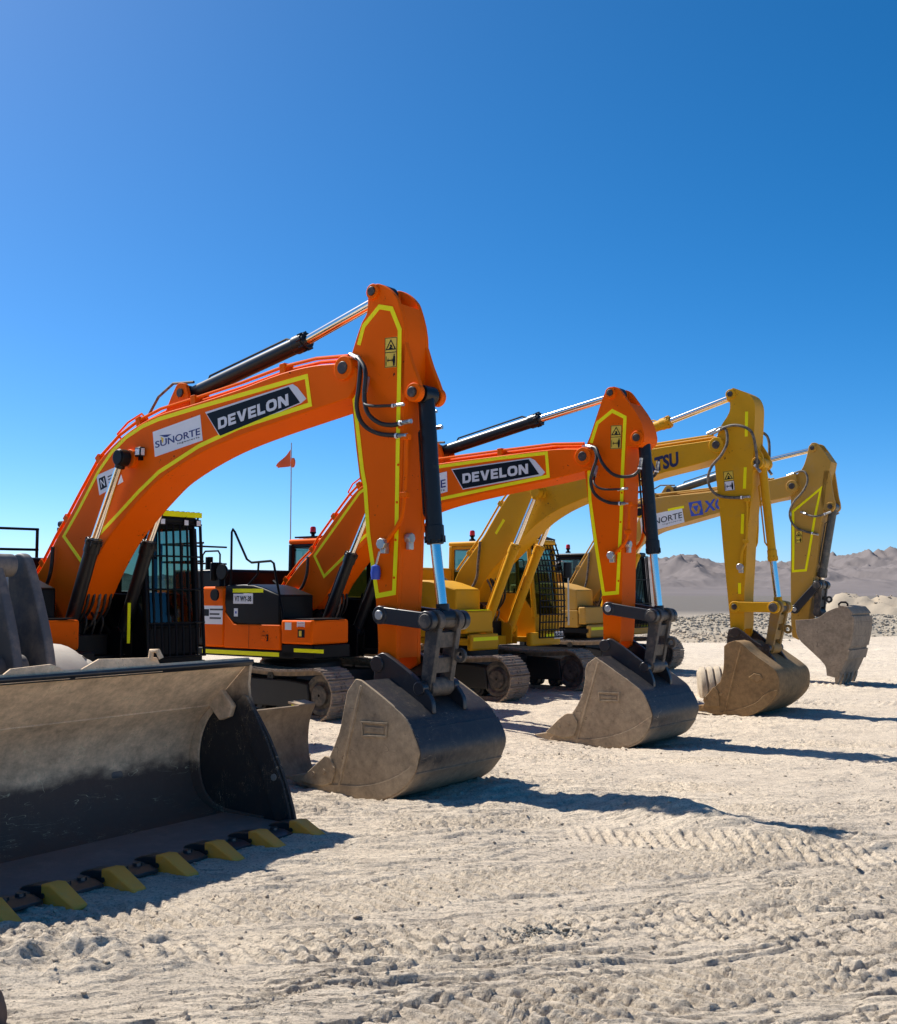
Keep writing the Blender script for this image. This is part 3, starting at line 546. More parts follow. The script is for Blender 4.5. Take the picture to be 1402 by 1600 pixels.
def excavator(D, O, label, name, paint, barrel, c):
    root = empty('excavator', O, rad(-38), label, 'excavator', 'excavators parked in a row')
    bw, aw = .27, .2
    foot = D['foot'][0]; jt = D['joint'][0]; f = foot[0]; ts = c.get('tape', .052)
    # ---- boom
    outline = curve(D['boom'], True, 4)
    mb = MB(); mb.prism(outline, -bw, bw)
    boom = mb.build('boom', paint, root, .012)
    for q, r_, e_ in ((jt, .135, .035), (foot, .17, .05), (D['bcp'][0], .12, .06)): MB().disc(q[0], q[1], r_, -bw-e_, bw+e_, 28).build('pin_boss', paint, boom, .01)
    for q, r_, e_ in ((jt, .07, .05), (foot, .09, .075)): MB().disc(q[0], q[1], r_, -bw-e_, bw+e_, 20).build('pin', RUST, boom, .006)
    yl = -bw-.0045
    if 'btape' in D:
        MB().strip(D['btape'], ts, yl, -bw-.0015, True).build('reflective_tape', TAPE, boom)
    for t in D.get('btapes', []): MB().strip(t, ts*1.1, yl, -bw-.0015).build('reflective_tape', TAPE, boom)
    if 'dec' in D:
        o = MB().prism(D['dec'], -bw-.004, -bw-.0015).build('decal', SILVER, boom); MB().prism(D['decd'], -bw-.006, -bw-.0045).build('decal', DECAL, boom)
        a, b, h = D['txt']; block_letters('DEVELON', a, b, h, -bw-.0065, SILVER, boom)
    if 'sign' in D:
        MB().prism(D['sign'], -bw-.004, -bw-.0015).build('sign', WHITE, boom)
        a, b, h = (Vector(q) for q in D['stxt']); ink = c.get('ink', INKSIGN); k = 2/7.0
        up = h-a; ln = b-a
        lettering('lettering', 'SU', a, a+ln*.265, a+up, -bw-.005, ink, boom, bold=.01); lettering('lettering', 'NORTE', a+ln*.29, b, a+ln*.29+up, -bw-.005, ink, boom, bold=.01)
        q = a+ln*.08+up*1.12; MB().prism([q+ln*.02+up*.62, q+ln*.30+up*.22, q+ln*.20, q+ln*.14+up*.1], -bw-.0055, -bw-.0045).build('emblem', ink, boom)
        MB().prism([q+ln*.05+up*.35, q+ln*.115, q+ln*.10-up*.55, q+ln*.085-up*.7], -bw-.0062, -bw-.005).build('emblem', INKYEL if ink is INKSIGN else ink, boom)
        q = a+ln*.5-up*.5; lettering('lettering', 'ingeniería', q, q+ln*.48, q+up*.32, -bw-.005, INKGREY, boom, bold=0, spacing=1.25)
    if 'sign2' in D:
        MB().prism(D['sign2'], -bw-.004, -bw-.0015).build('sign', WHITE, boom); q = [Vector(p) for p in D['sign2']]
        mp = lambda u, v: tuple(q[0]*(1-u)*(1-v)+q[1]*u*(1-v)+q[2]*u*v+q[3]*(1-u)*v)
        MB().prism([mp(.08, .2), mp(.36, .2), mp(.36, .8), mp(.08, .8)], -bw-.0055, -bw-.0045).build('emblem', DECAL, boom)
        lettering('lettering', 'N', mp(.14, .7), mp(.3, .7), mp(.14, .3), -bw-.006, WHITE, boom, bold=0)
        for v in (.3, .45, .62): MB().prism([mp(.46, v), mp(.9, v), mp(.9, v+.07), mp(.46, v+.07)], -bw-.0055, -bw-.0045).build('print_line', INKGREY, boom)
    if 'komatsu' in c:
        a, b, h = D['txt']; lettering('lettering', 'KOMATSU', a, b, h, -bw-.0015, INKBLUE, boom, bold=.04)
    if 'logo' in D:
        q = [Vector(p) for p in D['logo']]; mp = lambda u, v: tuple(q[0]*(1-u)*(1-v)+q[1]*u*(1-v)+q[2]*u*v+q[3]*(1-u)*v)
        MB().prism(D['logo'], -bw-.004, -bw-.0015).build('emblem', INKBL2, boom)
        MB().prism([mp(.32, .12), mp(.68, .12), mp(.9, .5), mp(.68, .88), mp(.32, .88), mp(.1, .5)], -bw-.0055, -bw-.0045).build('emblem', TAN, boom)
        MB().prism([mp(.26, .3), mp(.74, .3), mp(.5, .78)], -bw-.007, -bw-.006).build('emblem', INKBL2, boom)
        a, b, h = D['xtxt']; lettering('lettering', 'XCMG', a, b, h, -bw-.0015, INKBL2, boom, bold=.03)
    # pipes along the boom's back
    top = [p for p in outline]; i0 = max(range(len(top)), key=lambda i: top[i][0]*1.0+top[i][1]*.2)
    back = curve(D['boom'][:c['nback']], False, 3); raw = D['boom'][:c['nback']]
    def off_(pts, i, off):
        a, b = pts[max(0, i-1)], pts[min(len(pts)-1, i+1)]; d = Vector((b[0]-a[0], b[1]-a[1])).normalized(); n = Vector((d.y, -d.x)); n = n if n.y-n.x*.2 > 0 else -n
        return Vector(pts[i])+n*off, d, n
    for off, l in ((.085, -.225), (.055, -.15), (.085, .14), (.055, .22)):
        MB().path([p3(off_(raw, i, off)[0], l) for i in range(1, len(raw))], .021, 8).build('hydraulic_pipe', c.get('pipem', paint), boom)
    for i in range(3, len(raw)-1, 2):
        p, d, n = off_(raw, i, 0)
        for l0, l1 in ((-.26, -.11), (.10, .26)): MB().prism([p-d*.045-n*.01, p+d*.045-n*.01, p+d*.045+n*.118, p-d*.045+n*.118], l0, l1).build('pipe_clamp', paint, boom, .006)
    # grab loop over the bend
    if c.get('loop'):
        pl = [Vector(back[j]) for j in c['loop']]; n = Vector((-.62, .5)).normalized()
        MB().path([p3(pl[0]+n*.05, -.2), p3(pl[0]+n*.2, -.2), p3(lerp(pl[0]+n*.24, pl[-1]+n*.2, .5), -.2), p3(pl[-1]+n*.16, -.2), p3(pl[-1]+n*.05, -.2)], .014, 8).build('pipe_guard', paint, boom)
    # hose drooping from the boom foot
    for l in (-bw-.05, bw+.05):
        h = c['droop']; MB().path([p3(q, l) for q in curve(h, False, 5, 120)], .026, 10).build('hydraulic_hose', c.get('hosem', RUBBER), root)
    if 'light' in D:
        q = D['light'][0]; o = MB().box(q[0]-.06, q[0]+.06, -bw-.10, -bw-.03, q[1]-.06, q[1]+.06).build('work_light', BLACK, boom, .012); MB().box(q[0]+.06, q[0]+.064, -bw-.09, -bw-.04, q[1]-.045, q[1]+.045).build('lens', LENS, o)
        MB().box(q[0]-.04, q[0]+.04, -bw-.106, -bw-.10, q[1]-.04, q[1]+.04).build('lens', LENS, o); MB().box(q[0]-.05, q[0]-.01, -bw-.05, -bw, q[1]-.10, q[1]-.05).build('bracket', BLACK, o)
    # ---- boom cylinders
    def cylinder(nm, a, m, b, l, r, rr, bm_, eye=.1, ewid=.07, gland=True):
        A, M_, B = (Vector(p3(q, l)) for q in (a, m, b)); d = (B-M_).normalized()
        mb = MB(); mb.tube(B, M_, r, None, 28)
        if gland: mb.tube(M_-d*-.16, M_+d*.0, r*1.14, None, 28); mb.tube(M_+d*.02, M_-d*.035, r*1.02, None, 24)
        mb.disc(b[0], b[1], eye, l-ewid, l+ewid, 24)
        o = mb.build(nm, bm_, root, .006)
        for k in range(8):
            t = 2*math.pi*k/8; u = d.orthogonal().normalized(); w = d.cross(u); q = M_+d*.05+u*(r*1.12*math.cos(t))+w*(r*1.12*math.sin(t)); MB().tube(q, q-d*.07, .014, None, 6).build('gland_bolt', bm_, o)
        mb = MB(); mb.tube(M_-d*.02, A, rr, None, 28); mb.build('cylinder_rod', CHROME, o)
        mb = MB(); mb.tube(A+d*.14, A+d*.05, rr*1.25, None, 20); mb.disc(a[0], a[1], eye*.95, l-ewid, l+ewid, 24); mb.build('rod_eye', bm_, o, .006)
        u = Vector((0, -1, 0)); n = d.cross(u).normalized()
        s0 = -n if n.x > 0 else n
        MB().path([B-d*.35+s0*(r+.0), B-d*.38+s0*(r+.035), M_+d*.30+s0*(r+.035), M_+d*.24+s0*(r+.0)], .014, 8).build('cylinder_pipe', bm_, o)
        return o
    T, M_, B = D['bcp']
    for s in (-1, 1): cylinder('boom_cylinder', T, M_, B, s*.43, .092, .052, barrel, .115, .06)
    MB().disc(T[0], T[1], .10, -.51, -.36, 24).build('pin_cap', c.get('capm', BLACK), root, .01); MB().disc(T[0], T[1], .10, .36, .51, 24).build('pin_cap', c.get('capm', BLACK), root, .01)
    # ---- arm cylinder
    a0, a1, a2 = D['ac']; cylinder('arm_cylinder', a2, a1, a0, 0, .095, .058, c.get('abarrel', barrel), .11, .09)
    for l in (-.15, .15):
        MB().prism(curve([(a0[0]-.36, a0[1]-.30), (a0[0]-.10, a0[1]+.10), (a0[0], a0[1]+.13), (a0[0]+.10, a0[1]+.08), (a0[0]+.20, a0[1]-.28)], True, 3, 80), l-.025, l+.025).build('cylinder_bracket', paint, boom, .006)
    MB().disc(a0[0], a0[1], .055, -.2, .2, 20).build('pin', RUST, boom)
    MB().path([p3((a0[0]-.75, a0[1]-.2), -.1), p3((a0[0]-.55, a0[1]+.02), -.1), p3((a0[0]-.25, a0[1]+.16), -.1), p3((a0[0]+.12, a0[1]+.14), -.07)], .018, 8).build('hydraulic_pipe', DUSTHOSE, boom)
    # ---- arm
    A = curve(D['arm'], True, 3); ztop = max(p[1] for p in A)
    mb = MB(); mb.prism(A, -aw, -aw+.055); mb.prism(A, aw-.055, aw)
    core = clip(A, 0, 1, ztop-c.get('notch', .30)); core = clip(core, 0, -1, -(D['kpin'][0][1]+.06))
    mb.prism(core, -aw+.055, aw-.055)
    arm = mb.build('arm', paint, root, .010)
    tp = D['ac'][2]; lp = D['lugpin'][0]; kp = D['kpin'][0]; gp = D['guide'][0]
    for q, r_, a_, b_ in ((tp, .085, -aw-.03, -aw+.07), (tp, .085, aw-.07, aw+.03), (lp, .10, -aw-.02, -aw+.06), (lp, .10, aw-.06, aw+.02)): MB().disc(q[0], q[1], r_, a_, b_, 24).build('pin_boss', paint, arm, .008)
    for q, r_ in ((tp, .05), (lp, .055)): MB().disc(q[0], q[1], r_, -aw-.05, aw+.05, 20).build('pin', c.get('pinm', RUST), arm, .006)
    if 'lug' in D:
        for l in (-aw+.03, aw-.03): MB().prism(curve(D['lug'], True, 3, 60), l-.03, l+.03).build('cylinder_lug', paint, arm, .006)
    elif c.get('smalllug'):
        for l in (-.15, .15): MB().prism([(lp[0]-.12, lp[1]+.45), (lp[0]+.08, lp[1]+.12), (lp[0]+.10, lp[1]-.05), (lp[0]-.02, lp[1]-.11), (lp[0]-.14, lp[1]-.15)], l-.025, l+.025).build('cylinder_lug', paint, arm, .006)
    ya = -aw-.0045
    if 'atape' in D: MB().strip(D['atape'], ts, ya, -aw-.0015, c.get('aclosed', False)).build('reflective_tape', TAPE, arm)
    for t in D.get('tapes', []): MB().strip(t, ts, ya, -aw-.0015).build('reflective_tape', TAPE, arm)
    w_ = [Vector(q) for q in D['warn']]; mp = lambda u, v: tuple(w_[0]*(1-u)*(1-v)+w_[1]*u*(1-v)+w_[2]*u*v+w_[3]*(1-u)*v)
    st = MB().prism(D['warn'], -aw-.003, -aw-.0012).build('warning_sticker', STICK, arm)
    if c.get('wsplit'): MB().prism([mp(.05, .52), mp(.95, .52), mp(.95, .97), mp(.05, .97)], -aw-.0042, -aw-.0032).build('sticker_print', WHITE, arm)
    k = MB(); t0, t1 = -aw-.0055, -aw-.0045
    k.strip([mp(.5, .09), mp(.88, .40), mp(.12, .40)], .012, t0, t1, True); k.strip([mp(.45, .25), mp(.55, .3), mp(.42, .37)], .02, t0, t1); k.strip([mp(.35, .37), mp(.65, .37)], .012, t0, t1)
    k.strip([mp(.02, .5), mp(.98, .5)], .008, t0, t1); k.prism([mp(.72, .62), mp(.86, .62), mp(.88, .78), mp(.84, .95), mp(.72, .95), mp(.68, .78)], t0, t1); k.prism([mp(.75, .56), mp(.83, .56), mp(.83, .61), mp(.75, .61)], t0, t1)
    k.strip([mp(.3, .76), mp(.62, .76)], .012, t0, t1); k.prism([mp(.3, .68), mp(.3, .84), mp(.2, .76)], t0, t1); k.prism([mp(.6, .68), mp(.6, .84), mp(.68, .76)], t0, t1); k.strip([mp(.12, .62), mp(.12, .93)], .008, t0, t1)
    k.strip([mp(.02, .02), mp(.98, .02), mp(.98, .98), mp(.02, .98)], .006, t0, t1, True)
    k.build('sticker_print', DECAL, arm)
    # hoses over the joint, with fittings, and the pipe down the arm
    for sg_ in (-1, 1):
      for j, h in enumerate(D['hoses']):
        cv = curve(h, False, 5, 120); n = len(cv)
        pts = [(q[0], sg_*(.235+.10*math.sin(math.pi*min(1, i/(n*.75)))+.02*j), q[1]) for i, q in enumerate(cv)]
        MB().path(pts, .024 if j < 2 else .016, 10).build('hydraulic_hose', c.get('hosem', RUBBER), root)
        a, b = Vector(pts[-4]), Vector(pts[-1]); d = (b-a).normalized()
        MB().tube(b-d*.09, b+d*.03, .024 if j < 2 else .018, None, 10).build('hose_fitting', FIT, root); MB().tube(b-d*.13, b-d*.105, .029 if j < 2 else .02, None, 10).build('hose_sleeve', WHITE, root)
        a, b = Vector(pts[0]), Vector(pts[2]); d = (b-a).normalized(); MB().tube(a-d*.14, a+d*.05, .027, None, 10).build('hose_fitting', FIT, root)
    # hoses rising from the swing motor to the boom foot, and small bolted covers on the arm
    for k in range(6):
        l = -.22+.088*k; MB().path(curve_([(f+.1, l, 1.45), (f+.55, l*1.1, 1.55+.05*(k % 3)), (f+.75, l, 1.95), (f+.62, l, 2.25+.06*(k % 2))]), .02, 8).build('hydraulic_hose', RUBBER if k % 3 else DUSTHOSE, root)
    kp_ = D['kpin'][0]
    for z_ in np.linspace(kp_[1]+.5, lp[1]-.35, 6):
        xs_ = [p[0] for p in A if abs(p[1]-z_) < .35]; 
        if xs_: MB().tube((max(xs_)-.06, -aw-.012, z_), (max(xs_)-.06, -aw, z_), .014, None, 6).build('bolt', paint, arm)
    if 'armpipe' in c:
        q = curve(c['armpipe'], False, 3, 60)
        for sg_ in (-1, 1): MB().path([p3(p, sg_*(aw+.025)) for p in q], .024, 10).build('hydraulic_pipe', paint, arm)
        for t_ in (0, 1): MB().box(c['armpipe'][t_][0]-.05, c['armpipe'][t_][0]+.05, -aw-.055, -aw, c['armpipe'][t_][1]-.03, c['armpipe'][t_][1]+.03).build('pipe_clamp', paint, arm, .006)
        e = c['armpipe'][-1]; mb = MB(); mb.lathe([(.001, -.05), (.06, -.05), (.06, .0), (.045, .02), (.045, .05), (.001, .05)], (e[0], -aw-.05, e[1]), 'y', 8); mb.box(e[0]-.03, e[0]+.04, -aw-.07, -aw-.0, e[1]-.10, e[1]-.02); mb.build('valve', FIT, arm, .006)
        if 'valve2' in c: q = c['valve2']; mb = MB(); mb.tube((q[0]-.01, -.09, q[1]), (q[0]+.06, -.09, q[1]), .055, None, 8); mb.box(q[0], q[0]+.05, -.12, -.05, q[1]-.12, q[1]-.03); mb.build('valve', FIT, arm, .006)
    if 'bluecap' in c: q = c['bluecap']; MB().lathe([(.001, -.09), (.045, -.09), (.055, -.02), (.045, .05), (.001, .07)], (q[0], -aw-.055, q[1]), 'z', 12).build('cap', INKBL2, arm); MB().path([(q[0], -aw-.05, q[1]+.06), (q[0]+.05, -aw-.05, q[1]+.2)], .012, 6).build('cap_chain', FIT, arm)
    # ---- bucket cylinder and linkage
    k0, k1, k2 = D['kc']; k0 = D['lugpin'][0]; cylinder('bucket_cylinder', k2, k1, k0, 0, .088 if not c.get('thin') else .07, .055, c.get('kbarrel', barrel), .10, .10)
    g0, g1 = D['guide']; h0, h1 = D['hl']; e1 = ((k2[0]+h0[0])/2, (k2[1]+h0[1])/2); lm = c.get('linkm', NAVY)
    for s in (-1, 1):
        mb = MB(); bar(mb, g0, e1, .085, .082, s*.275-.03, s*.275+.03); mb.disc(g0[0], g0[1], .095, s*.275-.04, s*.275+.04, 24); mb.disc(e1[0], e1[1], .10, s*.275-.04, s*.275+.04, 24); mb.build('guide_link', lm, root, .008)
        MB().disc(g0[0], g0[1], .05, s*.275-.055, s*.275+.055, 16).build('pin', c.get('gpin', FIT), root, .006)
    MB().disc(e1[0], e1[1], .075, -.33, .33, 24).build('pin', LINKM, root, .008)
    mb = MB(); hm = lerp(e1, h1, .5)
    for s in (-1, 1): bar(mb, e1, h1, .085, .065, s*.155-.035, s*.155+.035)
    d = Vector((h1[0]-e1[0], h1[1]-e1[1])).normalized(); n = Vector((-d.y, d.x)); E1 = Vector(e1); H1 = Vector(h1); Ln = (H1-E1).length
    for t in (.28, .66): q = E1+d*Ln*t; mb.prism([q-d*.08-n*.05, q+d*.08-n*.05, q+d*.08+n*.05, q-d*.08+n*.05], -.121, .121)
    mb.disc(h1[0], h1[1], .095, -.17, .17, 24); mb.disc(e1[0], e1[1], .11, -.20, -.115, 24); mb.disc(e1[0], e1[1], .11, .115, .20, 24)
    q = E1+d*Ln*.5+n*(.14 if n.x > 0 else -.14); mb.lathe([(.035, -.02), (.075, -.02), (.075, .02), (.035, .02), (.035, -.02)], (q.x, .15, q.y), 'y', 16)
    mb.build('bucket_link', c.get('hlm', LINKM), root, .006)
    # ---- bucket
    bkw = c.get('bkw', .7); sd = curve(D['side'], True, 3, c.get('sdc', 24)); i0, i1 = c['shell']; sp = curve(D['side'][i0:i1+1], False, 5, c.get('shc', 58))
    inner = []
    for i, p in enumerate(sp):
        a, b = sp[max(0, i-1)], sp[min(len(sp)-1, i+1)]; dd = Vector((b[0]-a[0], b[1]-a[1])).normalized(); n = Vector((dd.y, -dd.x)); inner.append((p[0]+n.x*.03, p[1]+n.y*.03))
    mb = MB(); n = len(sp); L_ = bkw-.012
    v = [p3(q, -L_) for q in sp]+[p3(q, L_) for q in sp]+[p3(q, -L_) for q in inner]+[p3(q, L_) for q in inner]; F = []
    for i in range(n-1): F += [(i, i+1, n+i+1, n+i), (2*n+i, 3*n+i, 3*n+i+1, 2*n+i+1), (i, 2*n+i, 2*n+i+1, i+1), (n+i, n+i+1, 3*n+i+1, 3*n+i)]
    F += [(0, n, 3*n, 2*n), (n-1, 3*n-1, 4*n-1, 2*n-1)]; mb.add(v, F)
    bk = mb.build('bucket', c['bshell'], root, 0, 2, 50)
    for s in (-1, 1):
        a, b = (-bkw, -bkw+.03) if s < 0 else (bkw-.03, bkw)
        sp_ = MB().prism(sd, a, b).build('side_plate', c['bside'], bk, .006)
        if 'cutter' in D:
            a, b = (-bkw-.028, -bkw-.001) if s < 0 else (bkw+.001, bkw+.028); o = MB().prism(curve(D['cutter'], True, 3, 50), a, b).build('side_cutter', c['bside'], bk, .008)
            cc = np.mean(np.array(D['cutter']), 0); 
            for dx, dz in ((.16, .02), (.03, -.02), (-.12, -.06)):
                MB().disc(cc[0]+dx, cc[1]+dz+.05, .028, a-.012 if s < 0 else b, a if s < 0 else b+.012, 6).build('bolt', c['bside'], bk)
        # welded rib and cast badge
        if 'rib' in c:
            r0_, r1_ = c['rib']; a, b = (-bkw-.014, -bkw-.0005) if s < 0 else (bkw+.0005, bkw+.014); MB().strip([r0_, r1_], .028, a, b).build('side_rib', c['bside'], bk, .004)
        if 'badge' in c and s < 0:
            x0, x1, z0, z1 = c['badge']; m_ = MB(); m_.strip([(x0, z0), (x1, z0+.015), (x1+.01, z1), (x0-.01, z1-.005)], .022, -bkw-.014, -bkw-.0005, True); m_.box(x0+.03, x1-.03, -bkw-.009, -bkw-.0005, z0+.04, z1-.04); m_.build('badge', c['bside'], bk, .004)
        if 'diamond' in c and s < 0:
            x, z = c['diamond']; MB().prism([(x-.12, z), (x-.02, z+.07), (x+.09, z+.05), (x+.13, z-.01), (x+.03, z-.08)], -bkw-.016, -bkw-.0005).build('badge', c['bside'], bk, .008)
        if 'ear' in D:
            l = s*.255; MB().prism(curve(D['ear'], True, 3, 60), l-.03, l+.03).build('bucket_ear', c.get('earm', NAVY), bk, .008)
            e = D['kpin'][0]; MB().disc(e[0], e[1], .085, l-.05, l+.05, 24).build('pin_boss', c.get('earm', NAVY), bk, .008); MB().disc(h1[0], h1[1], .07, l-.045, l+.045, 20).build('pin_boss', c.get('earm', NAVY), bk, .008)
    for ia, ib, th in c.get('wear', []):
        seg = curve(D['side'][ia:ib+1], False, 5, c.get('shc', 58)) if ib > ia else []; out = []
        if 'slats' in c.get('wearmode', ''): pass
        for j, p in enumerate(seg):
            a, b = seg[max(0, j-1)], seg[min(len(seg)-1, j+1)]; dd = Vector((b[0]-a[0], b[1]-a[1])).normalized(); out.append((p[0]-dd.y*th, p[1]+dd.x*th))
        MB().prism(list(seg)+out[::-1], -bkw-.003, bkw+.003).build('wear_plate', c['bshell'], bk, .004)
    if 'arc' in c:
        outer = D['side'][c['arc'][0]:c['arc'][1]+1]; arc = curve(c['arc'][2], False, 4, 80)
        for s in (-1, 1): MB().prism(list(arc)+[tuple(q) for q in curve(outer, False, 3, 30)], *((-bkw-.012, -bkw-.0006) if s < 0 else (bkw+.0006, bkw+.012))).build('side_wear_plate', c['bside'], bk, .004)
    if 'bands' in c:
        full = sp; n_ = c['bands']
        for k in range(n_):
            t0 = .30+.50*k/n_; t1 = t0+.50/n_*.86; ia, ib = int(t0*len(full)), max(int(t0*len(full))+2, int(t1*len(full))+1); seg = full[ia:ib]; out = []
            for j, p in enumerate(seg):
                a, b = seg[max(0, j-1)], seg[min(len(seg)-1, j+1)]; dd = Vector((b[0]-a[0], b[1]-a[1])).normalized(); out.append((p[0]-dd.y*.035, p[1]+dd.x*.035))
            MB().prism(list(seg)+out[::-1], -bkw-.006, bkw+.006).build('wear_plate', c['bshell'], bk, .004)
    lip = Vector(D['side'][i1]); ld = Vector(c['tdir']).normalized(); nn = Vector((-ld.y, ld.x))
    nt_ = c.get('teeth', 5)
    for k in range(nt_):
        l = -bkw+.09+(2*bkw-.18)*k/(nt_-1); m_ = MB(); tl = c.get('tlen', .26); o_ = lip-ld*.10+nn*c.get('tlift', 0.0)
        P0 = [o_+nn*.05, o_-nn*.05, o_+ld*tl*.55-nn*.055, o_+ld*(tl+.1)-nn*.012, o_+ld*(tl+.1)+nn*.005, o_+ld*tl*.5+nn*.05]
        m_.prism(P0, l-.065, l+.065); m_.build('bucket_tooth', c.get('toothm', c['bside']), bk, .010)
    if c.get('eye'):
        x, z = c['eye']; MB().path([(x-.09, -.45, z), (x-.10, -.45, z+.08), (x-.05, -.45, z+.12), (x+.05, -.45, z+.12), (x+.09, -.45, z+.08), (x+.08, -.45, z)], .022, 8).build('lifting_eye', BLACK, bk)
    # ---- house
    k_ = c.get('tilt', 0.0); sc = f-.15; Wd = c.get('wd', 1.4); dk = c.get('deckm', BLACK)
    mb = MB(); mb.box(sc-2.1, f+1.10, -Wd, -.50, 1.0, 1.13); mb.box(sc-2.1, f+.6, -.495, .495, .98, 1.12); mb.box(sc-2.1, f+1.22, .50, Wd+.05, 1.0, 1.10); deck = mb.build('deck', dk, root, .02)
    if 'skirt' in c:   # front skirts with tape
        MB().box(f+1.0, f+1.12, -Wd, -.52, .90, 1.21).build('front_skirt', paint, root, .04, 3); MB().box(f+1.1, f+1.24, .42, Wd+.12, .92, 1.19).build('front_skirt', paint, root, .04, 3)
        for a, b, x in ((-Wd+.05, -.56, f+1.123), (.95, Wd+.08, f+1.243)): MB().box(x, x+.003, a, b, 1.08, 1.15).build('reflective_tape', TAPEG, root)
    mb = MB(); mb.slab(curve([(sc-2.0, -Wd), (sc-2.0, Wd), (sc-2.55, Wd-.05), (sc-2.85, Wd-.5), (sc-2.9, 0), (sc-2.85, -Wd+.5), (sc-2.55, -Wd+.05)], True, 4, 60), 1.0, 2.15); mb.build('counterweight', c.get('cwm', paint), root, .06, 3)
    hd = MB(); hd.box(sc-1.98, f-.75, -Wd+.02, .42, 1.14, 2.50); hd.box(sc-1.98, f-1.2, .43, Wd, 1.14, 2.30); hd.build('engine_hood', c.get('hoodm', BLACK), root, .06, 3)
    hd = MB(); hd.tube((sc-1.7, -.75, 2.34), (sc-1.7, -.75, 2.75), .07); hd.build('exhaust_pipe', BLACK, root, .01)
    # right side boxes: tank door, black shoulder, tool box at the front
    rs = MB(); rs.box(f-1.22, f-.62, -Wd-.02, -.6, 1.14, 2.20); o = rs.build('tank_panel', paint, root, .05, 3)
    rs = MB(); rs.prism(curve([(f-.615, 2.22), (f-.615, 1.78), (f-.36, 1.56), (f+.75, 1.56), (f+.75, 2.05), (f+.1, 2.22)], True, 3, 70), -Wd-.005, -.62); o2 = rs.build('shoulder_panel', c.get('shm', BLACK), root, .03)
    rs = MB(); rs.prism([(f-.615, 1.14), (f+.78, 1.14), (f+.78, 1.555), (f-.365, 1.555), (f-.615, 1.775)], -Wd-.022, -.63); o3 = rs.build('lower_door', paint, root, .02)
    MB().box(f+.02, f+.026, -Wd-.0235, -Wd-.022, 1.15, 1.55).build('panel_gap', BLACK, o3)
    MB().box(f+.35, f+.48, -Wd-.04, -Wd-.022, 1.30, 1.37).build('door_handle', paint, o3, .008); MB().box(f+.46, f+.50, -Wd-.03, -Wd-.022, 1.28, 1.39).build('door_lock', BLACK, o3)
    rs = MB(); rs.box(f+.80, f+c.get('tbx', 1.52) if not 'skirt' in c else f+1.0, -Wd-.02, -.55, 1.25 if not 'skirt' in c else 1.22, 1.64); tb = rs.build('tool_box', paint, root, .035, 3)
    MB().box(f+.80, f+c.get('tbx', 1.52)-.02 if not 'skirt' in c else f+.98, -Wd+.05, -.62, 1.645, 1.665).build('step_plate', c.get('stepm', BLACK), tb, .006)
    if not 'skirt' in c:
        if 'tbx' in c: pass
        else: MB().box(f+.9, f+1.05, -Wd-.0235, -Wd-.0215, 1.48, 1.60).build('sticker', WHITE, tb); MB().box(f+1.18, f+1.36, -Wd-.0235, -Wd-.0215, 1.53, 1.62).build('sticker', WHITE, tb); MB().box(f+1.2, f+1.36, -Wd-.0235, -Wd-.0215, 1.36, 1.49).build('sticker', DECAL, tb); MB().box(f+1.23, f+1.29, -Wd-.0245, -Wd-.0236, 1.38, 1.47).build('sticker', STICK, tb)
        for m__, w__ in () if 'tbx' in c else ((.53, .02), (.56, .014), (.585, .014)): MB().box(f+1.2, f+1.34, -Wd-.0245, -Wd-.0236, 1+m__, 1+m__+w__*.5).build('sticker_print', REDL, tb)
        MB().box(f+1.1, f+1.75, -Wd-.01, -Wd+.02, 1.12, 1.18).build('reflective_tape', TAPEG, root); MB().box(f-1.2, f+.75, -Wd-.012, -Wd-.002, 1.03, 1.10).build('reflective_tape', TAPEG, root)
        MB().box(f+.80, f+1.55, -Wd+.0, -.55, 1.02, 1.24).build('tool_box_frame', BLACK, root, .02)
        # number plate, tape and stickers on the shoulder
        MB().box(f-.42, f+.35, -Wd-.009, -Wd-.006, 2.09, 2.155).build('reflective_tape', TAPEG, o2)
        pl = MB().box(f-.40, f+.10, -Wd-.012, -Wd-.006, 1.90, 2.07).build('number_plate', WHITE, o2, .003); lettering('lettering', c.get('plate', 'VT WY-38'), (f-.36, 1.94), (f+.06, 1.94), (f-.36, 2.03), -Wd-.0122, DECAL, o2, bold=.02)
        MB().box(f-.38, f-.28, -Wd-.009, -Wd-.006, 1.68, 1.82).build('sticker', WHITE, o2); MB().box(f-.35, f-.31, -Wd-.0105, -Wd-.0095, 1.73, 1.77).build('sticker_print', INKBL2, o2)
        s_ = MB().box(f-1.18, f-.66, -Wd-.0235, -Wd-.0215, 1.54, 1.86).build('sign', WHITE, o); MB().box(f-1.15, f-1.02, -Wd-.025, -Wd-.0236, 1.68, 1.80).build('emblem', DECAL, o)
        for i_, (z_, a_) in enumerate(((1.78, .36), (1.70, .26), (1.63, .3))): MB().box(f-1.0, f-1.0+a_, -Wd-.025, -Wd-.0236, z_, z_+.03).build('print_line', INKGREY, o)
    # handrail on the right, with mirror
    W0 = -Wd+.02; hm_ = c.get('railm', BLACK)
    if c.get('rail', 1) == 1:
        MB().path([(f-.5, W0, 2.2), (f-.5, W0, 3.14), (f-.47, W0, 3.19), (f-.42, W0, 3.14), (f-.1, W0, 2.66), (f+.02, W0, 2.60), (f+.50, W0, 2.62), (f+.57, W0, 2.58), (f+.63, W0, 2.35), (f+.80, W0, 1.75), (f+.82, W0, 1.1)], .02, 8).build('handrail', hm_, root)
        MB().path([(f+.2, W0, 2.61), (f+.18, W0, 2.40), (f-.05, W0, 2.22)], .018, 8).build('handrail', hm_, root)
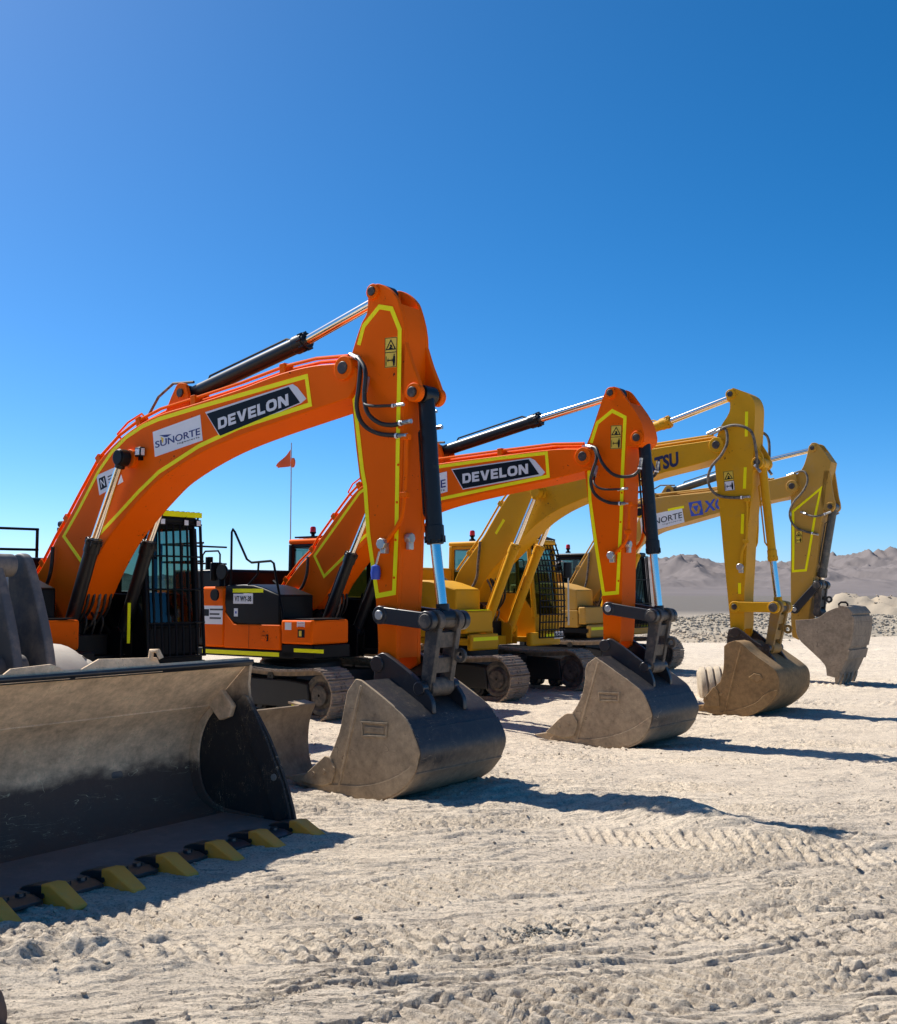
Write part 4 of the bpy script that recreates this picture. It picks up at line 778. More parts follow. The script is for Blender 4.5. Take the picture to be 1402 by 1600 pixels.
    MB().path([(f-1.3, W0, 1.3), (f-1.27, W0, 2.75), (f-1.2, W0, 2.82), (f-.85, W0, 2.82), (f-.80, W0, 2.76), (f-.80, W0, 2.45)], .016, 8).build('mirror_arm', hm_, root)
    MB().slab(curve([(f-1.0, W0-.05), (f-.92, W0-.06), (f-.90, W0+.14), (f-.98, W0+.15)], True, 3, 120), 2.30, 2.62).build('mirror', BLACK, root, .02)
    m_ = MB(); m_.lathe([(.001, -.03), (.13, -.03), (.14, .0), (.12, .03), (.001, .05)], (f-.66, W0-.06, 2.45), 'y', 20); m_.path([(f-.66, W0, 2.45), (f-.66, W0, 2.2)], .015, 6); m_.build('mirror', BLACK, root)
    m_ = MB(); m_.lathe([(.001, -.03), (.10, -.03), (.105, .0), (.001, .04)], (f-.72, -Wd-.14, 2.05), 'y', 20); m_.path([(f-.95, -Wd-.02, 1.98), (f-.8, -Wd-.1, 2.0), (f-.74, -Wd-.1, 2.05)], .013, 6); m_.build('mirror', BLACK, root)
    MB().lathe([(.001, 0), (.07, 0), (.07, .16), (.08, .17), (.08, .2), (.001, .21)], (f-.85, -Wd+.2, 2.20), 'z', 16).build('filler_cap', paint, root)
    # rails along the rear hood
    for z in (2.65, 2.98): MB().path([(f-2.6, -Wd+.1, z), (f-1.35, -Wd+.1, z-.0)], .018, 8).build('handrail', c.get('rrail', BLACK), root); 
    for x in (f-2.55, f-1.95, f-1.4): MB().path([(x, -Wd+.1, 2.3), (x, -Wd+.1, 2.99)], .02, 8).build('handrail', c.get('rrail', BLACK), root)
    for z in (2.65, 2.98): MB().path([(f-2.6, -Wd+.1, z), (f-2.6, .3, z)], .018, 8).build('handrail', c.get('rrail', BLACK), root)
    if c.get('latrail'):
        for z in (2.62, 2.93): MB().path([(f-1.42, -1.35, z), (f-1.42, .42, z+.02)], .02, 8).build('handrail', BLACK, root)
        for l in (-1.3, -.35, .40): MB().path([(f-1.42, l, 2.3), (f-1.42, l, 2.95)], .024, 8).build('handrail', BLACK, root)
    # boom foot brackets, swing motor and valve block between
    for l in (-.36, .36): MB().prism([(f-.5, 1.12), (f+.85, 1.12), (f+.75, 1.32), (f+.3, 1.62), (f+.15, foot[1]+.12), (f, foot[1]+.19), (f-.17, foot[1]+.1), (f-.3, 1.5)], l-.03, l+.03).build('boom_bracket', c.get('brm', BLACK), root, .01)
    mb = MB(); mb.box(f-.7, f-.2, -.3, .3, 1.13, 1.9); mb.lathe([(.001, 0), (.2, 0), (.2, .45), (.13, .5), (.13, .62), (.001, .62)], (f+.2, .02, 1.13), 'z', 20); mb.box(f+.42, f+.62, -.28, .28, 1.13, 1.42); mb.build('swing_motor', c.get('swm', BLACK), root, .015)
    for k in range(4): MB().path(curve_([(f+.55, -.2+.13*k, 1.42), (f+.62, -.2+.13*k, 1.62), (f+.45, -.2+.12*k, 1.78), (f+.2, -.2+.1*k, 1.7)]), .018, 8).build('hydraulic_hose', RUBBER if not 'skirt' in c else DUSTHOSE, root)
    mb = MB(); B_ = D['bcp'][2]
    for l in (-.52, -.34, .34, .52): mb.prism([(B_[0]-.25, .96), (B_[0]+.1, .96), (B_[0]+.12, B_[1]+.02), (B_[0]+.05, B_[1]+.11), (B_[0]-.05, B_[1]+.11), (B_[0]-.16, B_[1])], l-.02, l+.02)
    mb.box(f+.5, B_[0]-.02, -.56, .56, .95, 1.13); mb.build('cylinder_base', c.get('brm', BLACK), root, .008)
    # ---- cab
    cb = cab(root, f+c.get('cabf', 1.22), f-1.05, c.get('cabl', .5), c.get('cabl', .5)+.95, 1.1, c.get('cabz', 3.07), c['cabm'], c['roofm'], c['style'], c.get('grid', (9, 4)))
    c0, cf, cz = c.get('cabl', .5), f+c.get('cabf', 1.22), c.get('cabz', 3.07)
    if c.get('visor'):
        o = MB().box(cf-.06, cf-.03, c0-.02, c0+.97, cz+.0, cz+.075).build('reflective_tape', TAPEG, cb, .004); MB().box(cf-.5, cf-.062, c0-.0, c0+.96, cz+.005, cz+.05).build('roof_guard', BLACK, cb, .01)
        for k in range(11): MB().box(cf-.95, cf-.07, c0+.01+k*.092, c0+.04+k*.092, cz+.055, cz+.085).build('roof_slat', BLACK, cb)
        for l in (.04, .27, .68, .90): lamp(cb, cf-.02, c0+l, cz-.08, .05)
        MB().box(f+1.02, f+1.03, .30, .345, 1.3, 1.85).build('reflective_tape', TAPEG, root)
        MB().box(cf-.02, cf-.01, c0+.62, c0+.78, 1.03, 1.09).build('sticker', WHITE, deck)
        MB().box(cf-1.2, cf-.75, c0+.28, c0+.60, 1.50, 1.95).build('carton', KRAFT, cb, .01); 
    if c.get('slats'):
        for k in range(8): MB().box(f-.95, cf-.12, c0+.06+k*.11, c0+.10+k*.11, cz+.02, cz+.05).build('roof_slat', BLACK, cb)
    if c.get('beacon'): bx, bl = c['beacon']; beacon(cb, f+bx, c0+bl, cz+.02)
    if c.get('mirrorfar'):
        q = c0+.95; MB().path([(cf-.25, q+.02, 2.55), (cf-.1, q+.25, 2.65), (cf-.05, q+.42, 2.62), (cf-.05, q+.42, 1.3)], .016, 8).build('mirror_arm', FIT, root)
        MB().slab(curve([(cf-.1, q+.30), (cf-.04, q+.30), (cf-.02, q+.52), (cf-.08, q+.52)], True, 3, 120), 2.3, 2.62).build('mirror', BLACK, root, .02)
    if 'flag' in c:
        x, l = c['flag']; MB().path([(x, l, 2.4), (x, l, 3.2), (x+.0, l, 5.05)], .012, 8).build('flag_pole', FIT, root)
        rows = []; nx = 9
        for j in range(5):
            for i in range(nx):
                u, v = i/(nx-1), j/4; wv = .05*math.sin(u*6+v)*u
                rows.append((x-.02-.30*u, l+wv-.10*u, 4.92-.33*u-v*(.34-.30*u)*(1 if u < .99 else 0)-.0))
        MB().add(rows, [(j*nx+i, j*nx+i+1, (j+1)*nx+i+1, (j+1)*nx+i) for j in range(4) for i in range(nx-1)]).build('flag', FLAGM, root)
        m_ = []; 
        for k in range(12): t = 2*math.pi*k/12; m_.append((x+.05+.06*math.cos(t), 4.65+.10*math.sin(t)))
        MB().prism(m_, l-.012, l+.012).build('flag_reflector', FLAGM, root, .004)
    if 'whip' in c: x, l = c['whip']; MB().path([(x, l, 2.3), (x, l, 4.6)], .008, 6).build('antenna', FIT, root)
    tracks(root, sc, zc=.45+c.get('tz', 0.0))
    if 'fplate' in c:
        x, l, z, s_ = c['fplate']; o = MB().box(x, x+.005, l-.17, l+.17, z-.075, z+.075).build('number_plate', WHITE, root, .003)
        t = lettering('lettering', s_, (0, 0), (.30, 0), (0, .09), 0, DECAL, o, bold=.02); t.rotation_euler = (0, 0, math.pi/2); t.location = (x+.0055, l-.15, z-.045)
    return root
def curve_(p, k=4):
    P = [Vector(q) for q in p]; out = []
    for i in range(len(P)-1):
        a, b = P[max(0, i-1)], P[min(len(P)-1, i+2)]; m0 = (P[i+1]-a)*.5; m1 = (b-P[i])*.5
        for j in range(k): t = j/k; out.append(P[i]*(2*t**3-3*t*t+1)+m0*(t**3-2*t*t+t)+P[i+1]*(3*t*t-2*t**3)+m1*(t**3-t*t))
    return out+[P[-1]]
INKBL2 = mat('bright_blue_ink', (.03, .07, .42), .45, scale=8)

# outlines of each machine in its own side plane: (forward, up) in metres
D1 = dict(
    boom=[(-0.865,4.475),(-0.96,4.48),(-1.448,4.516),(-1.961,4.493),(-2.679,4.392),(-3.547,4.301),(-4.201,4.24),(-4.634,4.142),(-5.041,3.985),(-5.471,3.73),(-5.88,3.298),(-6.183,2.962),(-6.42,2.732),(-6.75,2.357),(-6.998,2.135),(-7.12,1.955),(-7.045,1.775),(-6.73,1.618),(-6.184,1.626),(-5.964,1.785),(-5.615,2.255),(-5.271,2.647),(-4.972,2.889),(-4.548,3.184),(-4.149,3.414),(-3.373,3.677),(-2.645,3.832),(-1.512,4.004),(-0.909,4.089),(-0.806,4.23),(-0.789,4.381)],
    btape=[(-6.236,2.762),(-5.797,2.403),(-5.404,2.769),(-5.005,3.015),(-4.578,3.284),(-4.178,3.505),(-3.4,3.773),(-2.67,3.933),(-1.493,4.081),(-1.557,4.406),(-1.959,4.375),(-2.678,4.315),(-3.412,4.255),(-4.199,4.182),(-4.526,4.123),(-4.861,4.012),(-5.162,3.851),(-5.466,3.601),(-5.902,3.107)],
    dec=[(-3.29,4.179),(-1.774,4.345),(-1.698,4.3),(-1.554,4.153),(-1.638,4.111),(-3.011,3.849)],
    decd=[(-3.26,4.156),(-1.836,4.32),(-1.65,4.12),(-3.005,3.864)],
    txt=[(-3.036,3.944),(-1.83,4.11),(-3.051,4.077)],
    sign=[(-4.312,4.029),(-3.385,4.157),(-3.329,3.838),(-4.257,3.706)],
    stxt=[(-4.245,3.815),(-3.373,3.912),(-4.255,3.901)],
    sign2=[(-5.508,3.552),(-5.021,3.65),(-4.909,3.432),(-5.429,3.282)],
    light=[(-4.488,3.781)],
    bcp=[(-4.721,3.715),(-5.291,2.666),(-5.848,1.407)],
    bcpf=[(-5.257,3.094),(-5.572,2.681),(-6.496,1.316)],
    ac=[(-3.889,4.498),(-1.848,4.897),(-0.618,5.222)],
    joint=[(-0.968,4.423)],
    foot=[(-6.581,1.823)],
    arm=[(-0.701,5.159),(-0.706,5.244),(-0.655,5.299),(-0.563,5.303),(-0.471,5.266),(-0.362,5.185),(-0.281,5.081),(-0.182,4.73),(-0.18,4.2),(-0.195,3.562),(-0.219,3.028),(-0.247,2.264),(-0.275,1.769),(-0.281,1.244),(-0.474,1.156),(-0.537,1.266),(-0.529,1.433),(-0.568,1.933),(-0.662,2.44),(-0.745,3.126),(-0.807,3.22),(-0.957,4.252),(-0.978,4.438),(-0.931,4.594),(-0.792,4.906),(-0.718,5.0)],
    lug=[(-0.172,4.612),(-0.093,4.397),(0.02,4.147),(0.038,4.032),(-0.022,3.985),(-0.109,3.987),(-0.223,4.095),(-0.225,4.585)],
    lugpin=[(-0.049,4.064)],
    atape=[(-0.828,4.672),(-0.759,4.866),(-0.534,5.044),(-0.361,4.995),(-0.244,4.753),(-0.251,4.209),(-0.265,3.534),(-0.272,3.098),(-0.279,2.597),(-0.311,1.993),(-0.541,1.96),(-0.673,2.61),(-0.723,3.125),(-0.77,3.321),(-0.893,4.111),(-0.919,4.247)],
    warn=[(-0.45,4.694),(-0.279,4.683),(-0.287,4.36),(-0.45,4.37)],
    hoses=[[(-0.856,4.534),(-0.753,4.506),(-0.696,4.381),(-0.704,4.161),(-0.739,3.972),(-0.692,3.795),(-0.526,3.678),(-0.241,3.625),(-0.137,3.616)],[(-0.828,4.53),(-0.716,4.473),(-0.604,4.334),(-0.602,4.06),(-0.564,3.885),(-0.437,3.771),(-0.304,3.738),(-0.155,3.75),(-0.068,3.755)],[(-0.658,4.169),(-0.601,3.992),(-0.465,3.943),(-0.305,3.939),(-0.156,3.937)]],
    kc=[(-0.067,4.102),(0.073,2.528),(0.182,1.739)],
    guide=[(-0.416,1.762),(0.306,1.676)],
    hl=[(0.216,1.681),(0.099,1.035)],
    kpin=[(-0.461,1.256)],
    ear=[(-0.497,1.304),(-0.449,1.358),(-0.365,1.368),(0.009,1.163),(0.16,1.043),(0.258,0.922),(0.275,0.797),(-0.048,0.743),(-0.517,1.006)],
    side=[(-0.496,1.006),(-0.385,1.132),(-0.299,1.118),(0.239,0.815),(0.354,0.684),(0.456,0.47),(0.4,0.291),(0.241,0.121),(0.008,0.001),(-0.302,-0.053),(-0.651,-0.056),(-0.987,-0.01),(-1.146,0.012),(-0.762,0.283),(-0.604,0.591),(-0.545,0.812)],
    cutter=[(-1.156,0.057),(-0.779,0.343),(-0.707,0.324),(-0.643,0.209),(-0.686,0.078),(-0.793,0.041),(-0.967,0.035)],
)
D2 = dict(
    boom=[(-0.626,4.17),(-0.819,4.191),(-1.34,4.227),(-2.312,4.207),(-3.569,4.168),(-4.403,4.1),(-4.902,4.014),(-5.254,3.871),(-5.447,3.728),(-5.829,3.368),(-6.226,2.977),(-6.358,2.8),(-6.668,2.584),(-7.008,2.272),(-7.188,2.071),(-7.118,1.874),(-6.934,1.745),(-6.64,1.726),(-6.165,1.876),(-5.859,2.244),(-5.482,2.615),(-5.084,2.912),(-4.681,3.127),(-4.122,3.35),(-3.476,3.508),(-2.436,3.656),(-1.4,3.77),(-0.877,3.85),(-0.661,3.91),(-0.595,4.045)],
    btape=[(-6.306,2.735),(-6.066,2.371),(-5.559,2.727),(-5.115,3.044),(-4.54,3.336),(-4.122,3.466),(-3.489,3.592),(-2.436,3.716),(-1.411,3.828),(-1.442,4.178),(-2.312,4.167),(-3.569,4.116),(-4.402,4.036),(-4.902,3.938),(-5.239,3.794)],
    dec=[(-3.248,4.062),(-1.732,4.127),(-1.649,4.087),(-1.467,3.89),(-1.525,3.845),(-3.016,3.72)],
    decd=[(-3.222,4.045),(-1.759,4.11),(-1.57,3.868),(-3.01,3.735)],
    txt=[(-3.016,3.816),(-1.767,3.891),(-3.022,3.97)],
    sign=[(-4.515,3.892),(-3.339,4.031),(-3.324,3.707),(-4.484,3.505)],
    stxt=[(-4.443,3.642),(-3.358,3.781),(-4.449,3.771)],
    bcp=[(-4.739,3.699),(-5.27,2.738),(-5.935,1.408)],
    ac=[(-3.664,4.402),(-1.741,4.755),(-0.37,4.978)],
    joint=[(-0.797,4.077)],
    foot=[(-6.725,1.986)],
    arm=[(-0.508,4.919),(-0.443,5.034),(-0.337,5.068),(-0.253,5.031),(-0.161,4.918),(0.09,4.549),(0.158,4.314),(0.146,4.224),(0.064,4.157),(-0.119,4.182),(-0.143,3.972),(-0.157,3.651),(-0.211,2.692),(-0.23,2.064),(-0.258,1.511),(-0.291,1.329),(-0.468,1.214),(-0.53,1.322),(-0.538,1.55),(-0.553,2.063),(-0.692,2.87),(-0.821,3.88),(-0.819,4.098),(-0.785,4.256),(-0.729,4.374)],
    lugpin=[(0.046,4.287)],
    atape=[(-0.709,4.278),(-0.602,4.561),(-0.352,4.714),(-0.145,4.6),(-0.196,3.837),(-0.225,3.195),(-0.302,2.091),(-0.525,2.072),(-0.64,2.752),(-0.739,3.452),(-0.75,3.876)],
    warn=[(-0.375,4.502),(-0.198,4.494),(-0.213,4.153),(-0.39,4.161)],
    hoses=[[(-0.729,4.219),(-0.612,4.181),(-0.549,4.036),(-0.605,3.854),(-0.649,3.699),(-0.598,3.51),(-0.42,3.389),(-0.264,3.363),(-0.11,3.355)],[(-0.697,4.216),(-0.569,4.177),(-0.506,4.079),(-0.414,3.915),(-0.259,3.766),(-0.054,3.734),(0.089,3.806),(0.131,3.957)],[(-0.605,3.808),(-0.575,3.666),(-0.449,3.575),(-0.21,3.561),(-0.107,3.565)]],
    kc=[(0.083,4.288),(0.17,2.67),(0.255,1.768)],
    guide=[(-0.394,1.864),(0.35,1.782)],
    hl=[(0.305,1.768),(0.155,1.057)],
    kpin=[(-0.467,1.337)],
    ear=[(-0.499,1.352),(-0.453,1.417),(-0.359,1.433),(0.072,1.165),(0.191,1.081),(0.287,0.892),(0.295,0.77),(-0.032,0.761),(-0.519,1.052)],
    side=[(-0.542,1.043),(-0.504,1.111),(-0.376,1.196),(-0.305,1.154),(0.301,0.792),(0.395,0.67),(0.486,0.455),(0.437,0.291),(0.291,0.11),(0.047,0.004),(-0.329,-0.028),(-0.708,-0.008),(-1.154,-0.001),(-0.81,0.348),(-0.629,0.609),(-0.558,0.834)],
    cutter=[(-1.198,0.107),(-0.87,0.382),(-0.738,0.4),(-0.667,0.255),(-0.731,0.091),(-0.899,0.05)],
)
D3 = dict(
    boom=[(-0.414,4.642),(-0.508,4.617),(-1.733,4.55),(-2.841,4.401),(-3.824,4.228),(-4.413,4.105),(-4.745,3.936),(-4.961,3.696),(-5.415,3.079),(-5.734,2.729),(-6.041,2.387),(-6.205,2.0),(-6.172,1.742),(-5.977,1.615),(-5.736,1.681),(-5.528,2.0),(-5.213,2.403),(-4.66,2.869),(-4.196,3.263),(-3.672,3.548),(-3.026,3.756),(-1.702,4.064),(-0.491,4.283),(-0.384,4.407)],
    txt=[(-2.363,4.013),(-1.152,4.209),(-2.373,4.272)],
    bcp=[(-4.028,3.895),(-4.536,2.891),(-5.257,1.276)],
    bcpf=[(-4.435,3.243),(-4.634,2.892),(-5.384,1.249)],
    ac=[(-3.417,4.579),(-1.458,5.054),(-0.197,5.384)],
    joint=[(-0.436,4.519)],
    foot=[(-5.977,1.936)],
    arm=[(-0.217,5.264),(-0.256,5.368),(-0.219,5.464),(-0.149,5.489),(-0.046,5.444),(0.145,5.334),(0.221,5.183),(0.229,5.019),(0.196,4.531),(0.157,3.774),(0.063,3.043),(0.017,2.484),(-0.029,1.903),(-0.052,1.303),(-0.168,1.172),(-0.268,1.298),(-0.291,1.589),(-0.37,2.523),(-0.426,3.247),(-0.507,4.141),(-0.531,4.482),(-0.493,4.59),(-0.395,4.837),(-0.232,5.071)],
    lugpin=[(0.257,4.173)],
    tapes=[[(0.083,5.055),(0.068,4.63)],[(0.04,4.108),(0.015,3.745)],[(-0.022,3.317),(-0.04,2.982)],[(-0.103,2.151),(-0.106,1.968)]],
    btapes=[[(-4.901,3.416),(-5.102,3.146)]],
    warn=[(-0.357,4.059),(-0.181,4.069),(-0.15,3.727),(-0.335,3.716)],
    hoses=[[(-0.502,4.776),(-0.291,4.801),(-0.227,4.553),(-0.323,4.341),(-0.502,4.157),(-0.587,3.975),(-0.567,3.786),(-0.453,3.658),(-0.2,3.6),(0.095,3.595)],[(-0.408,4.768),(-0.175,4.823),(0.052,4.791),(0.219,4.677),(0.269,4.403),(0.273,4.08),(0.305,4.024)]],
    kc=[(0.263,4.11),(0.406,2.546),(0.488,1.777)],
    guide=[(-0.156,1.752),(0.499,1.705)],
    hl=[(0.541,1.713),(0.373,1.073)],
    kpin=[(-0.168,1.322)],
    ear=[(-0.287,1.353),(-0.217,1.398),(-0.126,1.399),(0.171,1.183),(0.345,1.083),(0.556,0.819),(0.617,0.697),(0.379,0.634),(-0.282,1.031)],
    side=[(-0.184,1.105),(-0.121,1.159),(0.009,1.205),(0.112,1.17),(0.294,1.016),(0.6,0.813),(0.703,0.721),(0.737,0.606),(0.717,0.402),(0.587,0.233),(0.305,0.031),(0.021,-0.04),(-0.271,-0.029),(-0.548,0.026),(-0.605,0.064),(-0.371,0.415),(-0.261,0.525),(-0.201,0.737)],
    cutter=[(-0.565,0.206),(-0.368,0.438),(-0.291,0.369),(-0.273,0.119),(-0.51,0.104)],
)
D4 = dict(
    boom=[(-0.867,4.648),(-1.521,4.531),(-2.751,4.367),(-4.397,4.289),(-5.048,4.133),(-5.593,3.758),(-6.059,3.242),(-6.535,2.569),(-6.864,2.049),(-6.925,1.673),(-6.697,1.512),(-6.357,1.596),(-5.981,2.0),(-5.516,2.636),(-5.062,3.103),(-4.619,3.374),(-4.341,3.49),(-3.628,3.649),(-2.713,3.853),(-1.457,4.074),(-1.01,4.152),(-0.846,4.287)],
    sign=[(-4.787,3.836),(-3.655,4.011),(-3.595,3.663),(-4.741,3.425)],
    stxt=[(-4.686,3.58),(-3.651,3.773),(-4.693,3.722)],
    logo=[(-3.487,4.126),(-3.166,4.163),(-3.107,3.826),(-3.419,3.793)],
    xtxt=[(-3.082,3.87),(-2.066,4.032),(-3.077,4.143)],
    btapes=[[(-4.026,3.974),(-3.605,4.032)]],
    bcp=[(-4.69,3.947),(-5.268,2.945),(-5.791,1.445)],
    ac=[(-4.051,4.446),(-1.771,5.001),(-0.502,5.204)],
    joint=[(-0.958,4.371)],
    foot=[(-6.676,1.788)],
    arm=[(-0.582,5.24),(-0.522,5.321),(-0.442,5.321),(-0.363,5.27),(-0.098,4.864),(-0.211,4.326),(-0.286,3.869),(-0.39,3.398),(-0.493,2.678),(-0.611,1.929),(-0.745,1.151),(-0.923,0.934),(-1.066,1.002),(-1.082,1.286),(-1.066,2.444),(-1.05,2.932),(-1.022,4.128),(-1.016,4.374),(-0.923,4.586),(-0.781,4.721),(-0.698,4.859),(-0.62,5.098)],
    lug=[(-0.141,4.679),(-0.072,4.108),(-0.035,3.894),(-0.094,3.77),(-0.207,3.775),(-0.345,3.909),(-0.268,4.688)],
    lugpin=[(-0.138,3.875)],
    atape=[(-0.992,2.931),(-0.975,3.808),(-0.339,4.291),(-0.482,3.686),(-0.63,2.922),(-0.72,2.483),(-1.012,2.465)],
    warn=[(-0.93,3.36),(-0.778,3.369),(-0.79,3.098),(-0.937,3.087)],
    hoses=[[(-0.961,4.65),(-0.684,4.688),(-0.588,4.482),(-0.695,4.231),(-0.918,3.999),(-1.026,3.745),(-0.959,3.499),(-0.788,3.378),(-0.433,3.267)],[(-0.692,3.745),(-0.423,3.662),(-0.139,3.748)]],
    kc=[(-0.194,3.77),(-0.429,2.355),(-0.463,2.142)],
    guide=[(-0.956,1.615),(-0.436,2.141)],
    hl=[(-0.434,2.156),(-0.506,1.546)],
    kpin=[(-1.035,1.116)],
    side=[(-0.83,1.386),(-0.587,1.403),(-0.334,1.442),(-0.123,1.582),(0.119,1.673),(0.286,1.655),(0.386,1.52),(0.407,1.317),(0.334,0.909),(0.244,0.565),(0.116,0.289),(0.045,0.164),(-0.172,0.208),(-0.207,0.43),(-0.527,0.746),(-0.785,1.016)],
    tooth=[(-0.208,0.425),(0.116,0.303),(0.014,0.001),(-0.094,0.049)],
)
excavator(D1, (-.196, 11.282, 0), 'orange excavator nearest the camera, with the tallest arm, behind the loader bucket', 'a', ORANGE, CYLB,
    dict(nback=15, loop=(20, 24), droop=[(-6.42, 2.62), (-6.45, 2.3), (-6.6, 2.05), (-6.85, 1.98), (-7.05, 2.05), (-7.3, 2.2)], shell=(2, 12), tdir=(-1, .0), tlift=-.045, bshell=BSHELL, bside=BSIDE,
         rib=((-.30, 1.07), (-.62, -.02)), badge=(-.28, .03, .58, .72), wear=[(4, 6, .012), (6, 11, .022)], arc=(5, 11, [(-.99, .03), (-.62, .07), (-.30, .09), (.02, .17), (.30, .31), (.45, .46)]), cabm=BLACK, roofm=BLACK, style='bars', grid=(9, 5), visor=1, latrail=1, tbx=1.2, valve2=(-.22, 2.56),
         armpipe=[(-.13, 3.60), (-.15, 3.0), (-.20, 2.75), (-.42, 2.50)], bluecap=(-.52, 2.22), cabf=1.16, notch=.26, tz=-.03))
excavator(D2, (2.772, 15.538, -.1), 'orange excavator second in the row, with a flag on a thin pole at its cab', 'b', ORANGE, CYLB,
    dict(nback=15, loop=(20, 24), droop=[(-6.42, 2.72), (-6.45, 2.4), (-6.6, 2.15), (-6.85, 2.08), (-7.05, 2.15), (-7.3, 2.3)], shell=(2, 12), tdir=(-1, .0), tlift=-.045, bshell=BSHELL, bside=BSIDE,
         rib=((-.33, 1.13), (-.70, .0)), badge=(-.32, -.02, .60, .72), wear=[(5, 7, .012), (7, 11, .022)], arc=(6, 11, [(-.71, .05), (-.45, .07), (-.15, .13), (.18, .26), (.40, .40), (.48, .45)]), valve2=(-.20, 2.78), cabm=BLACK, roofm=ORANGE, style='bars', grid=(9, 5), slats=1, beacon=(-.7, .3), flag=(-8.25, 1.0),
         armpipe=[(-.08, 3.35), (-.10, 2.95), (-.16, 2.80), (-.36, 2.62)], notch=.26, cabz=3.1))
excavator(D3, (5.121, 18.503, 0), 'golden yellow excavator third in the row, with a wire mesh guard over its cab', 'c', YELLOW, YELLOW,
    dict(nback=11, komatsu=1, droop=[(-5.45, 3.0), (-5.50, 2.6), (-5.55, 2.25), (-5.75, 2.02), (-6.0, 2.05), (-6.4, 2.3)], shell=(2, 14), tdir=(-1, -.08), bshell=BBROWN, bside=BBROWN, earm=RUST, linkm=YELLOW, hlm=mat('dusty_yellow_link', (.30, .16, .02), .6, dust=.5, dcol=(.24, .17, .10), scale=5), gpin=RUST,
         rib=((.12, 1.12), (-.20, .0)), diamond=(.35, .62), cabm=YELLOW, roofm=YELLOW, style='mesh', grid=(9, 17), skirt=1, deckm=YELLOW, hoodm=YELLOW, shm=YELLOW, brm=YELLOW, stepm=TAPEG, smalllug=1, thin=1, cabl=.68, cabf=1.15, capm=YELLOW, hosem=DUSTHOSE, rail=0, rrail=SKIN, beacon=(-.6, .25), wsplit=1,
         armpipe=[(.07, 3.55), (.04, 2.85), (-.03, 2.70), (-.06, 2.42)], arc=(8, 12, [(-.27, .03), (.05, .10), (.35, .22), (.55, .40), (.71, .44)]), notch=.12, fplate=(-5.98+1.25, 1.42, 1.12, 'JG·ZD-18'), whip=(-7.3, -.4), mirrorfar=1, tz=-.04))
excavator(D4, (8.644, 23.953, 0), 'tan yellow excavator farthest in the row, its bucket standing on the teeth', 'd', TAN, YELLOW,
    dict(nback=9, ink=INKGREY, droop=[(-6.2, 3.0), (-6.25, 2.5), (-6.35, 2.1), (-6.6, 1.9), (-6.9, 2.0), (-7.1, 2.2)], shell=(1, 11), tdir=(-.18, -1), bshell=BGREY, bside=BGREY, linkm=NAVY, kbarrel=mat('grey_barrel', (.06, .065, .06), .4, dust=.3, scale=3), abarrel=mat('dark_barrel', (.07, .075, .07), .35, dust=.15, scale=3),
         cabm=BLACK, roofm=BLACK, style='bars', grid=(13, 4), skirt=1, deckm=BLACK, hoodm=TAN, shm=TAN, brm=TAN, cabl=.5, hosem=DUSTHOSE, rail=0, rrail=SKIN, beacon=(-.75, .15), aclosed=True, eye=(.17, 1.66), bkw=.62, toothm=BGREY, tlen=.2,
         notch=.22, bands=7, cabz=3.02, sdc=40, shc=45))

# ------------------------------------------------------------------ wheel loader
wl = empty('wheel_loader', (-1.277, 9.370, 0), rad(-34), 'wheel loader at the left edge, wide dusty bucket with yellow teeth on the ground', 'wheel loader')
prof = curve([(-.545, 1.403), (-1.0, .985), (-1.18, .802), (-1.27, .576), (-1.255, .358), (-1.167, .18), (-.96, .07), (-.65, .04), (.06, .035)], False, 6, 40)
LW = 3.3
def sheet(mb, pr, th, l0, l1):
    n = len(pr); q = []
    for i, p in enumerate(pr):
        a, b = pr[max(0, i-1)], pr[min(n-1, i+1)]; d = Vector((b[0]-a[0], b[1]-a[1])).normalized(); q.append((p[0]+d.y*th, p[1]-d.x*th))
    NL = 2
    v = [p3(p, l0) for p in pr]+[p3(p, l1) for p in pr]+[p3(p, l0) for p in q]+[p3(p, l1) for p in q]; F = []
    for i in range(n-1): F += [(i, i+1, n+i+1, n+i), (2*n+i, 3*n+i, 3*n+i+1, 2*n+i+1), (i, 2*n+i, 2*n+i+1, i+1), (n+i, n+i+1, 3*n+i+1, 3*n+i)]
    F += [(0, n, 3*n, 2*n), (n-1, 3*n-1, 4*n-1, 2*n-1)]; mb.add(v, F)
mb = MB(); sheet(mb, prof, .03, -LW, -.03); lb = mb.build('bucket', LSHELL, wl, 0, 2, 28)
ring = curve([(-.88, 1.02), (-1.07, .82), (-1.15, .58), (-1.13, .36), (-1.05, .20), (-.90, .11), (-.65, .085), (-.35, .075)], False, 5, 40)
MB().prism([tuple(q) for q in curve([(-1.0, .985), (-1.18, .802), (-1.27, .576), (-1.255, .358), (-1.167, .18), (-.96, .07), (-.65, .045), (-.35, .042)], False, 5, 40)]+ring[::-1], -.052, -.031).build('corner_fillet', LSHELL, lb, .008)
sidep = curve([(-.545, 1.403), (-.555, 1.094), (-.32, .755), (-.114, .38), (-.03, .16), (.0, .06)], False, 3, 40)
spoly = sidep+prof[::-1][1:-1]
